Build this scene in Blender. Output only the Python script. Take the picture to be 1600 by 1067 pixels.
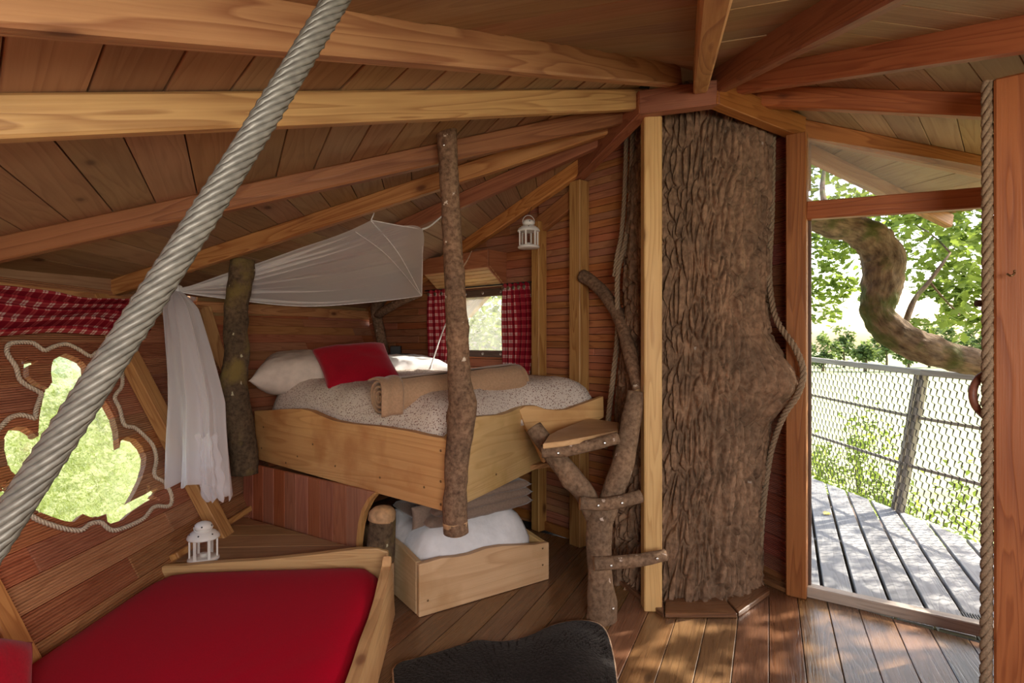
import bpy, bmesh, math, random
from mathutils import Vector, Matrix, noise
R = random.Random(7)
V = Vector
for o in list(bpy.data.objects):
    bpy.data.objects.remove(o)
SC = bpy.context.scene
COL = SC.collection

# ------------------------------------------------------------------ camera, sky, sun, lights, exposure
F, CX, CY, H = 900.0, 800.0, 533.5, 1.45
cam = bpy.data.objects.new('camera', bpy.data.cameras.new('camera'))
COL.objects.link(cam)
cam.location = (0, 0, H)
cam.rotation_euler = (math.pi / 2, 0, 0)
cam.data.sensor_width = 36
cam.data.lens = F / 1600 * 36
cam.data.clip_start = 0.05
cam.data.clip_end = 600
SC.camera = cam

SC.view_settings.view_transform = 'Standard'
SC.view_settings.look = 'None'
SC.view_settings.gamma = 1
SC.view_settings.use_curve_mapping = False
SC.view_settings.exposure = 0.0
SC.cycles.use_denoising = True
SC.cycles.max_bounces = 10
SC.cycles.diffuse_bounces = 5
SC.cycles.transparent_max_bounces = 24
SC.cycles.sample_clamp_indirect = 6

SUN_DIR = V((0.80, 0.26, 0.62)).normalized()
world = bpy.data.worlds.new('sky')
SC.world = world
world.use_nodes = True
wn = world.node_tree.nodes
wn.clear()
wo = wn.new('ShaderNodeOutputWorld')
wb = wn.new('ShaderNodeBackground')
sk = wn.new('ShaderNodeTexSky')
sk.sky_type = 'NISHITA'
sk.sun_disc = False
sk.sun_elevation = math.asin(SUN_DIR.z)
sk.sun_rotation = math.atan2(SUN_DIR.x, SUN_DIR.y)
sk.air_density = 1.0
sk.dust_density = 3.0
wb.inputs['Strength'].default_value = 0.55
world.node_tree.links.new(sk.outputs[0], wb.inputs[0])
world.node_tree.links.new(wb.outputs[0], wo.inputs[0])

def light(name, kind, loc, direction, energy, color, **kw):
    d = bpy.data.lights.new(name, kind)
    d.energy = energy
    d.color = color
    for k, v in kw.items():
        setattr(d, k, v)
    o = bpy.data.objects.new(name, d)
    COL.objects.link(o)
    o.location = loc
    o.rotation_euler = V(direction).to_track_quat('-Z', 'Y').to_euler()
    return o
light('sun', 'SUN', (6, 4, 8), -SUN_DIR, 12.0, (1.0, 0.93, 0.80), angle=0.009)
# added soft fill lamps, set at unseen openings in the rear and right walls
light('rear_fill', 'AREA', (0.55, -1.24, 1.55), (-0.06, 1, 0.02), 84, (1.0, 0.94, 0.85), shape='RECTANGLE', size=1.2, size_y=0.7)
light('side_fill', 'AREA', (2.62, 0.1, 1.45), (-1, 0.35, -0.02), 9, (1.0, 0.95, 0.88), shape='RECTANGLE', size=1.5, size_y=1.0)

# ------------------------------------------------------------------ helpers
WM = {}                                            # world matrices of the parents

def W(u, v, y):                                    # where a sight line meets depth y
    return V(((u - CX) / F * y, y, H + (CY - v) / F * y))

def attach(o, M, parent=None):
    COL.objects.link(o)
    WM[o.name] = M
    if parent is not None:
        o.parent = parent
        o.matrix_local = WM[parent.name].inverted() @ M
    else:
        o.matrix_world = M
    return o

def tag(o, label=None, cat=None, group=None, kind=None):
    if label: o['label'] = label
    if cat: o['category'] = cat
    if group: o['group'] = group
    if kind: o['kind'] = kind
    return o

def thing(name, label, cat, loc=(0, 0, 0), group=None):
    o = bpy.data.objects.new(name, None)
    o.empty_display_size = 0.1
    attach(o, Matrix.Translation(V(loc)))
    return tag(o, label, cat, group)

def struct(name, loc=(0, 0, 0)):
    o = bpy.data.objects.new(name, None)
    o.empty_display_size = 0.1
    attach(o, Matrix.Translation(V(loc)))
    o['kind'] = 'structure'
    return o

def mesh_of(name, verts, faces, mats, uvs=None, midx=None, smooth=False):
    me = bpy.data.meshes.new(name)
    me.from_pydata(verts, [], faces)
    for m in (mats if isinstance(mats, (list, tuple)) else [mats]):
        me.materials.append(m)
    if uvs is not None:
        ul = me.uv_layers.new(name='UVMap')
        flat = []
        for l in me.loops:
            flat.extend(uvs[l.vertex_index] if not callable(uvs) else uvs(l))
        ul.data.foreach_set('uv', flat)
    if midx is not None:
        me.polygons.foreach_set('material_index', midx)
    if smooth:
        me.polygons.foreach_set('use_smooth', [True] * len(me.polygons))
    me.update()
    return me

def put(name, me, M=None, parent=None):
    o = bpy.data.objects.new(name, me)
    return attach(o, M or Matrix.Identity(4), parent)

def mk(name, verts, faces, mats, parent=None, uvs=None, midx=None, smooth=False, origin=None):
    """world-space vertices -> object whose origin lies at their centre (or base)"""
    verts = [V(v) for v in verts]
    if origin is None:
        origin = sum(verts, V()) / len(verts)
    origin = V(origin)
    me = mesh_of(name, [v - origin for v in verts], faces, mats, uvs, midx, smooth)
    return put(name, me, Matrix.Translation(origin), parent)

def frame(o, x, n):
    x = V(x).normalized()
    n = V(n)
    n = (n - x * n.dot(x)).normalized()
    z = x.cross(n)
    M = Matrix((x, n, z)).transposed().to_4x4()
    M.translation = o
    return M

def prism(name, pts, n, th, xdir, mat, parent=None, bev=0.0, seg=1, wob=0.0):
    """polygon in world space extruded by n*th; local X runs along the grain, local Y is the thickness"""
    pts = [V(p) for p in pts]
    c = sum(pts, V()) / len(pts)
    M = frame(c, xdir, n)
    Mi = M.inverted()
    loc = [Mi @ p for p in pts]
    a = sum(loc[i].x * loc[(i + 1) % len(loc)].z - loc[(i + 1) % len(loc)].x * loc[i].z for i in range(len(loc)))
    if a < 0:
        loc.reverse()
    bm = bmesh.new()
    b = [bm.verts.new((p.x, 0, p.z)) for p in loc]
    t = [bm.verts.new((p.x, th, p.z)) for p in loc]
    k = len(b)
    fb = bm.faces.new(b)
    ft = bm.faces.new(list(reversed(t)))
    for i in range(k):
        bm.faces.new([b[i], t[i], t[(i + 1) % k], b[(i + 1) % k]])
    if bev > 0:
        bmesh.ops.bevel(bm, geom=list(bm.edges), offset=bev, segments=seg, affect='EDGES', profile=0.6, clamp_overlap=True)
    bmesh.ops.recalc_face_normals(bm, faces=bm.faces[:])
    me = bpy.data.meshes.new(name)
    bm.to_mesh(me)
    bm.free()
    me.materials.append(mat)
    return put(name, me, M, parent)

def beam(name, p0, p1, w, h, mat, parent=None, up=(0, 0, 1), bev=0.005, ext=0.0):
    """timber of section w x h along p0-p1; local X is the grain"""
    p0, p1 = V(p0), V(p1)
    d = (p1 - p0).normalized()
    p0, p1 = p0 - d * ext, p1 + d * ext
    up = V(up)
    up = (up - d * up.dot(d)).normalized()
    s = d.cross(up)
    q = [p0 + up * h / 2, p1 + up * h / 2, p1 - up * h / 2, p0 - up * h / 2]
    return prism(name, [p - s * w / 2 for p in q], s, w, d, mat, parent, bev)

def catmull(pts, n):
    """n samples per segment through points (Vectors or tuples)"""
    P = [V(p) for p in pts]
    out = []
    for i in range(len(P) - 1):
        p0 = P[max(i - 1, 0)]; p1 = P[i]; p2 = P[i + 1]; p3 = P[min(i + 2, len(P) - 1)]
        for k in range(n):
            t = k / n
            out.append(0.5 * ((2 * p1) + (p2 - p0) * t + (2 * p0 - 5 * p1 + 4 * p2 - p3) * t * t + (3 * p1 - p0 - 3 * p2 + p3) * t ** 3))
    out.append(P[-1])
    return out

def lerp_list(vals, n):
    out = []
    for i in range(len(vals) - 1):
        for k in range(n):
            t = k / n
            out.append(vals[i] * (1 - t) + vals[i + 1] * t)
    out.append(vals[-1])
    return out

def frames_along(P):
    T = []
    for i in range(len(P)):
        T.append((P[min(i + 1, len(P) - 1)] - P[max(i - 1, 0)]).normalized())
    a = V((0, 0, 1)) if abs(T[0].z) < 0.9 else V((0, 1, 0))
    nrm = (a - T[0] * a.dot(T[0])).normalized()
    out = []
    for t in T:
        nrm = (nrm - t * nrm.dot(t)).normalized()
        out.append((t, nrm, t.cross(nrm)))
    return out

def tube(name, pts, radii, mats, parent=None, seg=16, sub=6, rough=0.0, rscale=6.0, bumps=(), capmat=0, seed=0, origin=None, capround=0.0):
    P = catmull(pts, sub)
    RR = lerp_list(radii, sub)
    fr = frames_along(P)
    verts, uvs, faces, midx = [], [], [], []
    L = 0.0
    sd = V((seed * 3.7, seed * 1.3, -seed * 2.1))
    n = len(P)
    for i in range(n):
        if i: L += (P[i] - P[i - 1]).length
        t, a, b = fr[i]
        r = RR[i]
        for k in range(seg):
            an = 2 * math.pi * k / seg
            d = a * math.cos(an) + b * math.sin(an)
            rr = r
            if rough:
                q = (P[i] + d * r) * rscale + sd
                rr += rough * (noise.noise(q) + 0.5 * noise.noise(q * 2.3) + 0.3 * noise.noise(V((math.cos(an) * 4, math.sin(an) * 4, L * 9)) + sd))
            for (bt, ba, amp, sz) in bumps:
                dl = (L - bt) / sz
                da = ((an - ba + math.pi) % (2 * math.pi) - math.pi) / (sz / max(r, 1e-3))
                rr += amp * math.exp(-dl * dl - da * da)
            verts.append(P[i] + d * rr)
            uvs.append((k / seg, L))
    for i in range(n - 1):
        for k in range(seg):
            k2 = (k + 1) % seg
            faces.append([i * seg + k, i * seg + k2, (i + 1) * seg + k2, (i + 1) * seg + k])
            midx.append(0)
    c0 = len(verts); verts.append(P[0] - fr[0][0] * capround); uvs.append((0.5, 0))
    c1 = len(verts); verts.append(P[-1] + fr[-1][0] * capround); uvs.append((0.5, L))
    for k in range(seg):
        k2 = (k + 1) % seg
        faces.append([c0, k2, k]); midx.append(capmat)
        faces.append([c1, (n - 1) * seg + k, (n - 1) * seg + k2]); midx.append(capmat)
    # sew the uv seam: u measured per loop
    per = RR[0] * 2 * math.pi
    lookup = {}
    def uvf(l):
        return uvs[l.vertex_index]
    o = mk(name, verts, faces, mats, parent, None, midx, True, origin)
    me = o.data
    ul = me.uv_layers.new(name='UVMap')
    flat = []
    for p in me.polygons:
        us = [uvs[me.loops[li].vertex_index][0] for li in p.loop_indices]
        big = max(us) > 0.7 and min(us) < 0.3
        for li in p.loop_indices:
            u, vv = uvs[me.loops[li].vertex_index]
            if big and u < 0.3: u += 1
            flat.extend((u * per, vv))
    ul.data.foreach_set('uv', flat)
    if capmat:
        for p in me.polygons:
            if p.material_index == capmat: p.use_smooth = False
    return o

def rope(name, pts, r, mat, parent=None, strands=3, pitch=None, sub=8, seg=6, closed=False, step=None):
    """laid rope: strands wound round the path"""
    P0 = catmull(pts, sub)
    pitch = pitch or r * 7
    step = step or pitch / 9
    L = [0]
    for i in range(1, len(P0)): L.append(L[-1] + (P0[i] - P0[i - 1]).length)
    n = max(4, int(L[-1] / step))
    P = []
    j = 0
    for i in range(n + 1):
        s = L[-1] * i / n
        while j < len(L) - 2 and L[j + 1] < s: j += 1
        t = (s - L[j]) / max(1e-9, L[j + 1] - L[j])
        P.append(P0[j].lerp(P0[j + 1], t))
    fr = frames_along(P)
    sr = r * (0.52 if strands == 3 else 0.275)
    off = r - sr
    verts, faces = [], []
    for st in range(strands):
        base = len(verts)
        for i in range(n + 1):
            t, a, b = fr[i]
            ph = 2 * math.pi * (st / strands + (L[-1] * i / n) / pitch)
            c = P[i] + (a * math.cos(ph) + b * math.sin(ph)) * off
            rad = (a * math.cos(ph) + b * math.sin(ph))
            tan = t.cross(rad)
            for k in range(seg):
                an = 2 * math.pi * k / seg
                verts.append(c + (rad * math.cos(an) + tan * math.sin(an) * 1.15) * sr)
        for i in range(n):
            for k in range(seg):
                k2 = (k + 1) % seg
                faces.append([base + i * seg + k, base + i * seg + k2, base + (i + 1) * seg + k2, base + (i + 1) * seg + k])
        faces.append([base + k for k in range(seg)])
        faces.append([base + n * seg + k for k in reversed(range(seg))])
    return mk(name, verts, faces, mat, parent, smooth=True)

def grid(name, fn, nu, nv, mat, parent=None, uvscale=(1, 1), closed_u=False, smooth=True, solid=0.0, origin=None):
    verts = [fn(i / nu, j / nv) for j in range(nv + 1) for i in range(nu + 1)]
    uvs = [(i / nu * uvscale[0], j / nv * uvscale[1]) for j in range(nv + 1) for i in range(nu + 1)]
    faces = [[j * (nu + 1) + i, j * (nu + 1) + i + 1, (j + 1) * (nu + 1) + i + 1, (j + 1) * (nu + 1) + i] for j in range(nv) for i in range(nu)]
    o = mk(name, verts, faces, mat, parent, uvs, None, smooth, origin)
    if solid:
        m = o.modifiers.new('thickness', 'SOLIDIFY')
        m.thickness = solid
        m.offset = 0
    return o

def lathe_mesh(name, prof, mat, seg=24, smooth=True):
    verts, faces = [], []
    for (r, z) in prof:
        for k in range(seg):
            a = 2 * math.pi * k / seg
            verts.append((r * math.cos(a), r * math.sin(a), z))
    for i in range(len(prof) - 1):
        for k in range(seg):
            k2 = (k + 1) % seg
            faces.append([i * seg + k, i * seg + k2, (i + 1) * seg + k2, (i + 1) * seg + k])
    faces.append([k for k in reversed(range(seg))])
    faces.append([(len(prof) - 1) * seg + k for k in range(seg)])
    return mesh_of(name, verts, faces, mat, smooth=smooth)

def clip(poly, a, b, c):
    """keep a*x+b*y<=c of a 2-D polygon"""
    out = []
    for i in range(len(poly)):
        p, q = poly[i], poly[(i + 1) % len(poly)]
        dp, dq = a * p[0] + b * p[1] - c, a * q[0] + b * q[1] - c
        if dp <= 0: out.append(p)
        if (dp < 0 < dq) or (dq < 0 < dp):
            t = dp / (dp - dq)
            out.append((p[0] + (q[0] - p[0]) * t, p[1] + (q[1] - p[1]) * t))
    return out

def clip_convex(poly, conv):
    """conv counter-clockwise"""
    for i in range(len(conv)):
        (x0, y0), (x1, y1) = conv[i], conv[(i + 1) % len(conv)]
        a, b = (y1 - y0), -(x1 - x0)
        poly = clip(poly, a, b, a * x0 + b * y0)
        if len(poly) < 3: return []
    return poly

def area2(poly):
    return abs(sum(poly[i][0] * poly[(i + 1) % len(poly)][1] - poly[(i + 1) % len(poly)][0] * poly[i][1] for i in range(len(poly)))) / 2

class Plane:
    def __init__(s, o, ex, ez, outward):
        s.o, s.ex, s.ez = V(o), V(ex).normalized(), V(ez).normalized()
        s.ez = (s.ez - s.ex * s.ez.dot(s.ex)).normalized()
        n = s.ex.cross(s.ez)
        s.n = n if n.dot(V(outward)) > 0 else -n
    def at(s, a, b, d=0.0):
        return s.o + s.ex * a + s.ez * b + s.n * d
    def hit(s, u, v):
        d = V(((u - CX) / F, 1, (CY - v) / F))
        c = V((0, 0, H))
        t = (s.o - c).dot(s.n) / d.dot(s.n)
        p = c + d * t - s.o
        return (p.dot(s.ex), p.dot(s.ez))
    def pt(s, u, v, d=0.0):
        return s.at(*s.hit(u, v), d)

# ------------------------------------------------------------------ materials
def nt(name):
    m = bpy.data.materials.new(name)
    m.use_nodes = True
    t = m.node_tree
    t.nodes.clear()
    return m, t, t.nodes, t.links

def N(nodes, typ, **kw):
    n = nodes.new(typ)
    for k, v in kw.items(): setattr(n, k, v)
    return n

def ramp(nodes, stops):
    n = nodes.new('ShaderNodeValToRGB')
    e = n.color_ramp.elements
    while len(e) > len(stops): e.remove(e[-1])
    while len(e) < len(stops): e.new(0.5)
    for i, (p, c) in enumerate(stops):
        e[i].position = p
        e[i].color = (*c, 1) if len(c) == 3 else c
    return n

def mixc(nodes, links, fac, a, b, mode='MIX'):
    n = nodes.new('ShaderNodeMix')
    n.data_type = 'RGBA'
    n.blend_type = mode
    for sock, val in ((n.inputs[0], fac), (n.inputs[6], a), (n.inputs[7], b)):
        if hasattr(val, 'is_linked') or hasattr(val, 'links'):
            links.new(val, sock)
        elif isinstance(val, (int, float)):
            sock.default_value = val
        else:
            sock.default_value = (*val, 1)
    return n.outputs[2]

def math_(nodes, links, op, a, b=None, c=None):
    n = nodes.new('ShaderNodeMath')
    n.operation = op
    for i, val in enumerate((a, b, c)):
        if val is None: continue
        if hasattr(val, 'links'): links.new(val, n.inputs[i])
        else: n.inputs[i].default_value = val
    return n.outputs[0]

def wood(name, light_c, dark_c, knot_c, rough=0.55, var=0.3, grain=1.0, reed=0.0, stain=None, knots=0.5, spec=0.35, streak=0.55):
    m, t, n, l = nt(name)
    out = N(n, 'ShaderNodeOutputMaterial')
    bs = N(n, 'ShaderNodeBsdfPrincipled')
    l.new(bs.outputs[0], out.inputs[0])
    tc = N(n, 'ShaderNodeTexCoord')
    oi = N(n, 'ShaderNodeObjectInfo')
    off = N(n, 'ShaderNodeVectorMath', operation='SCALE')
    cmb = N(n, 'ShaderNodeCombineXYZ')
    r2 = math_(n, l, 'FRACT', math_(n, l, 'MULTIPLY', oi.outputs['Random'], 17.31))
    r3 = math_(n, l, 'FRACT', math_(n, l, 'MULTIPLY', oi.outputs['Random'], 91.7))
    l.new(oi.outputs['Random'], cmb.inputs[0]); l.new(r2, cmb.inputs[1]); l.new(r3, cmb.inputs[2])
    l.new(cmb.outputs[0], off.inputs[0]); off.inputs['Scale'].default_value = 41.0
    add = N(n, 'ShaderNodeVectorMath', operation='ADD')
    l.new(tc.outputs['Object'], add.inputs[0]); l.new(off.outputs[0], add.inputs[1])
    # growth rings: bands across the board, bent along it
    mp = N(n, 'ShaderNodeMapping'); mp.inputs['Scale'].default_value = (0.55 * grain, 7 * grain, 7 * grain)
    l.new(add.outputs[0], mp.inputs[0])
    n1 = N(n, 'ShaderNodeTexNoise'); n1.inputs['Scale'].default_value = 1.0; n1.inputs['Detail'].default_value = 2; n1.inputs['Distortion'].default_value = 0.4
    l.new(mp.outputs[0], n1.inputs[0])
    rings = math_(n, l, 'FRACT', math_(n, l, 'MULTIPLY', n1.outputs['Fac'], 13.0))
    rr = ramp(n, [(0, (0, 0, 0)), (0.55, (.35, .35, .35)), (0.88, (1, 1, 1)), (1, (0, 0, 0))])
    l.new(rings, rr.inputs[0])
    # fine fibres
    mp2 = N(n, 'ShaderNodeMapping'); mp2.inputs['Scale'].default_value = (4 * grain, 130 * grain, 130 * grain)
    l.new(add.outputs[0], mp2.inputs[0])
    n2 = N(n, 'ShaderNodeTexNoise'); n2.inputs['Scale'].default_value = 1.0; n2.inputs['Detail'].default_value = 4
    l.new(mp2.outputs[0], n2.inputs[0])
    # broad tone
    n3 = N(n, 'ShaderNodeTexNoise'); n3.inputs['Scale'].default_value = 2.1; n3.inputs['Detail'].default_value = 3
    l.new(add.outputs[0], n3.inputs[0])
    f1 = math_(n, l, 'MULTIPLY', rr.outputs[0], streak)
    f2 = math_(n, l, 'MULTIPLY_ADD', n2.outputs['Fac'], 0.5, -0.2)
    f = math_(n, l, 'ADD', f1, f2)
    f = math_(n, l, 'ADD', f, math_(n, l, 'MULTIPLY_ADD', n3.outputs['Fac'], 0.9, -0.42))
    f = N(n, 'ShaderNodeClamp').outputs[0] if False else f
    cr = ramp(n, [(0.0, light_c), (1.0, dark_c)])
    l.new(f, cr.inputs[0])
    col = cr.outputs[0]
    # knots
    mk_ = N(n, 'ShaderNodeMapping'); mk_.inputs['Scale'].default_value = (2.2, 4.6, 4.6)
    l.new(add.outputs[0], mk_.inputs[0])
    vo = N(n, 'ShaderNodeTexVoronoi'); vo.inputs['Scale'].default_value = 1.0
    l.new(mk_.outputs[0], vo.inputs[0])
    kr = ramp(n, [(0.0, (1, 1, 1)), (0.06, (.8, .8, .8)), (0.10, (.25, .25, .25)), (0.17, (0, 0, 0))])
    l.new(vo.outputs['Distance'], kr.inputs[0])
    sep = N(n, 'ShaderNodeSeparateColor'); l.new(vo.outputs['Color'], sep.inputs[0])
    kf = math_(n, l, 'MULTIPLY', kr.outputs[0], math_(n, l, 'LESS_THAN', sep.outputs[0], knots))
    col = mixc(n, l, kf, col, knot_c)
    if stain:
        n4 = N(n, 'ShaderNodeTexNoise'); n4.inputs['Scale'].default_value = 3.3; n4.inputs['Detail'].default_value = 5
        l.new(add.outputs[0], n4.inputs[0])
        sr_ = ramp(n, [(0.50, (0, 0, 0)), (0.68, (.75, .75, .75))]); l.new(n4.outputs['Fac'], sr_.inputs[0])
        col = mixc(n, l, sr_.outputs[0], col, stain)
    hsv = N(n, 'ShaderNodeHueSaturation')
    l.new(col, hsv.inputs['Color'])
    l.new(math_(n, l, 'MULTIPLY_ADD', oi.outputs['Random'], var, 1 - var / 2), hsv.inputs['Value'])
    l.new(math_(n, l, 'MULTIPLY_ADD', r2, 0.024, 0.488), hsv.inputs['Hue'])
    l.new(math_(n, l, 'MULTIPLY_ADD', r3, 0.16, 0.92), hsv.inputs['Saturation'])
    l.new(hsv.outputs[0], bs.inputs['Base Color'])
    l.new(math_(n, l, 'MULTIPLY_ADD', n2.outputs['Fac'], 0.25, rough - 0.12), bs.inputs['Roughness'])
    bs.inputs['Specular IOR Level'].default_value = spec
    bu = N(n, 'ShaderNodeBump'); bu.inputs['Strength'].default_value = 0.35; bu.inputs['Distance'].default_value = 0.003
    l.new(math_(n, l, 'ADD', n2.outputs['Fac'], math_(n, l, 'MULTIPLY', rr.outputs[0], -0.4)), bu.inputs['Height'])
    last = bu.outputs[0]
    if reed:
        sp = N(n, 'ShaderNodeSeparateXYZ'); l.new(tc.outputs['Object'], sp.inputs[0])
        s = math_(n, l, 'SINE', math_(n, l, 'MULTIPLY', sp.outputs[2], 2 * math.pi / reed))
        s = math_(n, l, 'POWER', math_(n, l, 'MULTIPLY_ADD', s, 0.5, 0.5), 0.5)
        b2 = N(n, 'ShaderNodeBump'); b2.inputs['Strength'].default_value = 0.9; b2.inputs['Distance'].default_value = 0.006
        l.new(s, b2.inputs['Height']); l.new(last, b2.inputs['Normal'])
        last = b2.outputs[0]
    l.new(last, bs.inputs['Normal'])
    return m

def plain(name, color, rough=0.5, metal=0.0, spec=0.5, nscale=40, namp=0.15, bump=0.2, sheen=0.0, bdist=0.002):
    m, t, n, l = nt(name)
    out = N(n, 'ShaderNodeOutputMaterial')
    bs = N(n, 'ShaderNodeBsdfPrincipled')
    l.new(bs.outputs[0], out.inputs[0])
    tc = N(n, 'ShaderNodeTexCoord')
    nz = N(n, 'ShaderNodeTexNoise'); nz.inputs['Scale'].default_value = nscale; nz.inputs['Detail'].default_value = 4
    l.new(tc.outputs['Object'], nz.inputs[0])
    a = tuple(c * (1 - namp) for c in color); b = tuple(min(1, c * (1 + namp)) for c in color)
    r = ramp(n, [(0.3, a), (0.7, b)])
    l.new(nz.outputs['Fac'], r.inputs[0])
    l.new(r.outputs[0], bs.inputs['Base Color'])
    bs.inputs['Roughness'].default_value = rough
    bs.inputs['Metallic'].default_value = metal
    bs.inputs['Specular IOR Level'].default_value = spec
    bs.inputs['Sheen Weight'].default_value = sheen
    bs.inputs['Sheen Roughness'].default_value = 0.4
    if bump:
        bu = N(n, 'ShaderNodeBump'); bu.inputs['Strength'].default_value = bump; bu.inputs['Distance'].default_value = bdist
        l.new(nz.outputs['Fac'], bu.inputs['Height']); l.new(bu.outputs[0], bs.inputs['Normal'])
    return m

def bark(name, base, dark, lichen=None, lich_amt=0.6, moss=None, sx=28, sy=6, bdist=0.006, coords='UV', rough=0.9):
    m, t, n, l = nt(name)
    out = N(n, 'ShaderNodeOutputMaterial')
    bs = N(n, 'ShaderNodeBsdfPrincipled')
    l.new(bs.outputs[0], out.inputs[0])
    tc = N(n, 'ShaderNodeTexCoord')
    mp = N(n, 'ShaderNodeMapping'); mp.inputs['Scale'].default_value = (sx, sy, sx)
    l.new(tc.outputs[coords], mp.inputs[0])
    nz = N(n, 'ShaderNodeTexNoise'); nz.inputs['Scale'].default_value = 1; nz.inputs['Detail'].default_value = 6; nz.inputs['Roughness'].default_value = .65
    l.new(mp.outputs[0], nz.inputs[0])
    r = ramp(n, [(0.32, dark), (0.62, base)])
    l.new(nz.outputs['Fac'], r.inputs[0])
    col = r.outputs[0]
    nz2 = N(n, 'ShaderNodeTexNoise'); nz2.inputs['Scale'].default_value = 5; nz2.inputs['Detail'].default_value = 4
    l.new(tc.outputs['Object'], nz2.inputs[0])
    r2 = ramp(n, [(0.35, (.72, .72, .72)), (0.7, (1.2, 1.15, 1.1))])
    l.new(nz2.outputs['Fac'], r2.inputs[0])
    col = mixc(n, l, 1.0, col, r2.outputs[0], 'MULTIPLY')
    if moss:
        nz3 = N(n, 'ShaderNodeTexNoise'); nz3.inputs['Scale'].default_value = 4.5; nz3.inputs['Detail'].default_value = 6
        l.new(tc.outputs['Object'], nz3.inputs[0])
        r3 = ramp(n, [(0.50, (0, 0, 0)), (0.62, (.9, .9, .9))]); l.new(nz3.outputs['Fac'], r3.inputs[0])
        col = mixc(n, l, r3.outputs[0], col, moss)
    if lichen:
        vo = N(n, 'ShaderNodeTexVoronoi'); vo.inputs['Scale'].default_value = 22
        l.new(tc.outputs['Object'], vo.inputs[0])
        sep = N(n, 'ShaderNodeSeparateColor'); l.new(vo.outputs['Color'], sep.inputs[0])
        r4 = ramp(n, [(0.16, (1, 1, 1)), (0.22, (0, 0, 0))])
        nl = N(n, 'ShaderNodeTexNoise'); nl.inputs['Scale'].default_value = 70; nl.inputs['Detail'].default_value = 3
        l.new(tc.outputs['Object'], nl.inputs[0])
        l.new(math_(n, l, 'ADD', vo.outputs['Distance'], math_(n, l, 'MULTIPLY_ADD', nl.outputs['Fac'], 1.1, -.52)), r4.inputs[0])
        lf = math_(n, l, 'MULTIPLY', r4.outputs[0], math_(n, l, 'LESS_THAN', sep.outputs[0], lich_amt))
        col = mixc(n, l, lf, col, lichen)
    l.new(col, bs.inputs['Base Color'])
    bs.inputs['Roughness'].default_value = rough
    bs.inputs['Specular IOR Level'].default_value = 0.25
    bu = N(n, 'ShaderNodeBump'); bu.inputs['Strength'].default_value = 0.8; bu.inputs['Distance'].default_value = bdist
    l.new(nz.outputs['Fac'], bu.inputs['Height']); l.new(bu.outputs[0], bs.inputs['Normal'])
    return m

def leafmat(name, c1, c2, trans=0.5):
    m, t, n, l = nt(name)
    out = N(n, 'ShaderNodeOutputMaterial')
    oi = N(n, 'ShaderNodeObjectInfo')
    geo = N(n, 'ShaderNodeNewGeometry')
    nz = N(n, 'ShaderNodeTexNoise'); nz.inputs['Scale'].default_value = 3.0
    l.new(geo.outputs['Position'], nz.inputs[0])
    rnd = math_(n, l, 'ADD', math_(n, l, 'MULTIPLY', geo.outputs['Random Per Island'], 0.6), math_(n, l, 'MULTIPLY', nz.outputs['Fac'], 0.5))
    r = ramp(n, [(0.2, c1), (0.85, c2)])
    l.new(rnd, r.inputs[0])
    d = N(n, 'ShaderNodeBsdfPrincipled'); d.inputs['Roughness'].default_value = .5; d.inputs['Specular IOR Level'].default_value = .3
    tr = N(n, 'ShaderNodeBsdfTranslucent')
    l.new(r.outputs[0], d.inputs['Base Color'])
    l.new(mixc(n, l, 0.35, r.outputs[0], (0.46, 0.58, 0.10)), tr.inputs[0])
    mx = N(n, 'ShaderNodeMixShader'); mx.inputs[0].default_value = trans
    l.new(d.outputs[0], mx.inputs[1]); l.new(tr.outputs[0], mx.inputs[2])
    l.new(mx.outputs[0], out.inputs[0])
    return m

def plaid(name, dark, mid, light_c):
    """red gingham woven by the uv map: 1 unit = one stripe pair"""
    m, t, n, l = nt(name)
    out = N(n, 'ShaderNodeOutputMaterial')
    bs = N(n, 'ShaderNodeBsdfPrincipled'); bs.inputs['Roughness'].default_value = .85; bs.inputs['Specular IOR Level'].default_value = .15
    tr = N(n, 'ShaderNodeBsdfTranslucent')
    mx = N(n, 'ShaderNodeMixShader'); mx.inputs[0].default_value = 0.15
    l.new(bs.outputs[0], mx.inputs[1]); l.new(tr.outputs[0], mx.inputs[2]); l.new(mx.outputs[0], out.inputs[0])
    tc = N(n, 'ShaderNodeTexCoord')
    sp = N(n, 'ShaderNodeSeparateXYZ'); l.new(tc.outputs['UV'], sp.inputs[0])
    def band(s):
        r = ramp(n, [(0.0, (0, 0, 0)), (0.56, (0, 0, 0)), (0.60, (1, 1, 1)), (0.74, (1, 1, 1)), (0.77, (.35, .35, .35)), (0.83, (.35, .35, .35)), (0.86, (1, 1, 1)), (0.96, (1, 1, 1)), (1, (0, 0, 0))])
        l.new(math_(n, l, 'FRACT', s), r.inputs[0])
        return r.outputs[0]
    s = math_(n, l, 'MULTIPLY', math_(n, l, 'ADD', band(sp.outputs[0]), band(sp.outputs[1])), 0.5)
    r = ramp(n, [(0.0, dark), (0.5, mid), (1.0, light_c)])
    l.new(s, r.inputs[0])
    l.new(r.outputs[0], bs.inputs['Base Color']); l.new(r.outputs[0], tr.inputs[0])
    nz = N(n, 'ShaderNodeTexNoise'); nz.inputs['Scale'].default_value = 300
    l.new(tc.outputs['Object'], nz.inputs[0])
    bu = N(n, 'ShaderNodeBump'); bu.inputs['Strength'].default_value = 0.2; bu.inputs['Distance'].default_value = 0.001
    l.new(nz.outputs['Fac'], bu.inputs['Height']); l.new(bu.outputs[0], bs.inputs['Normal'])
    return m

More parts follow.
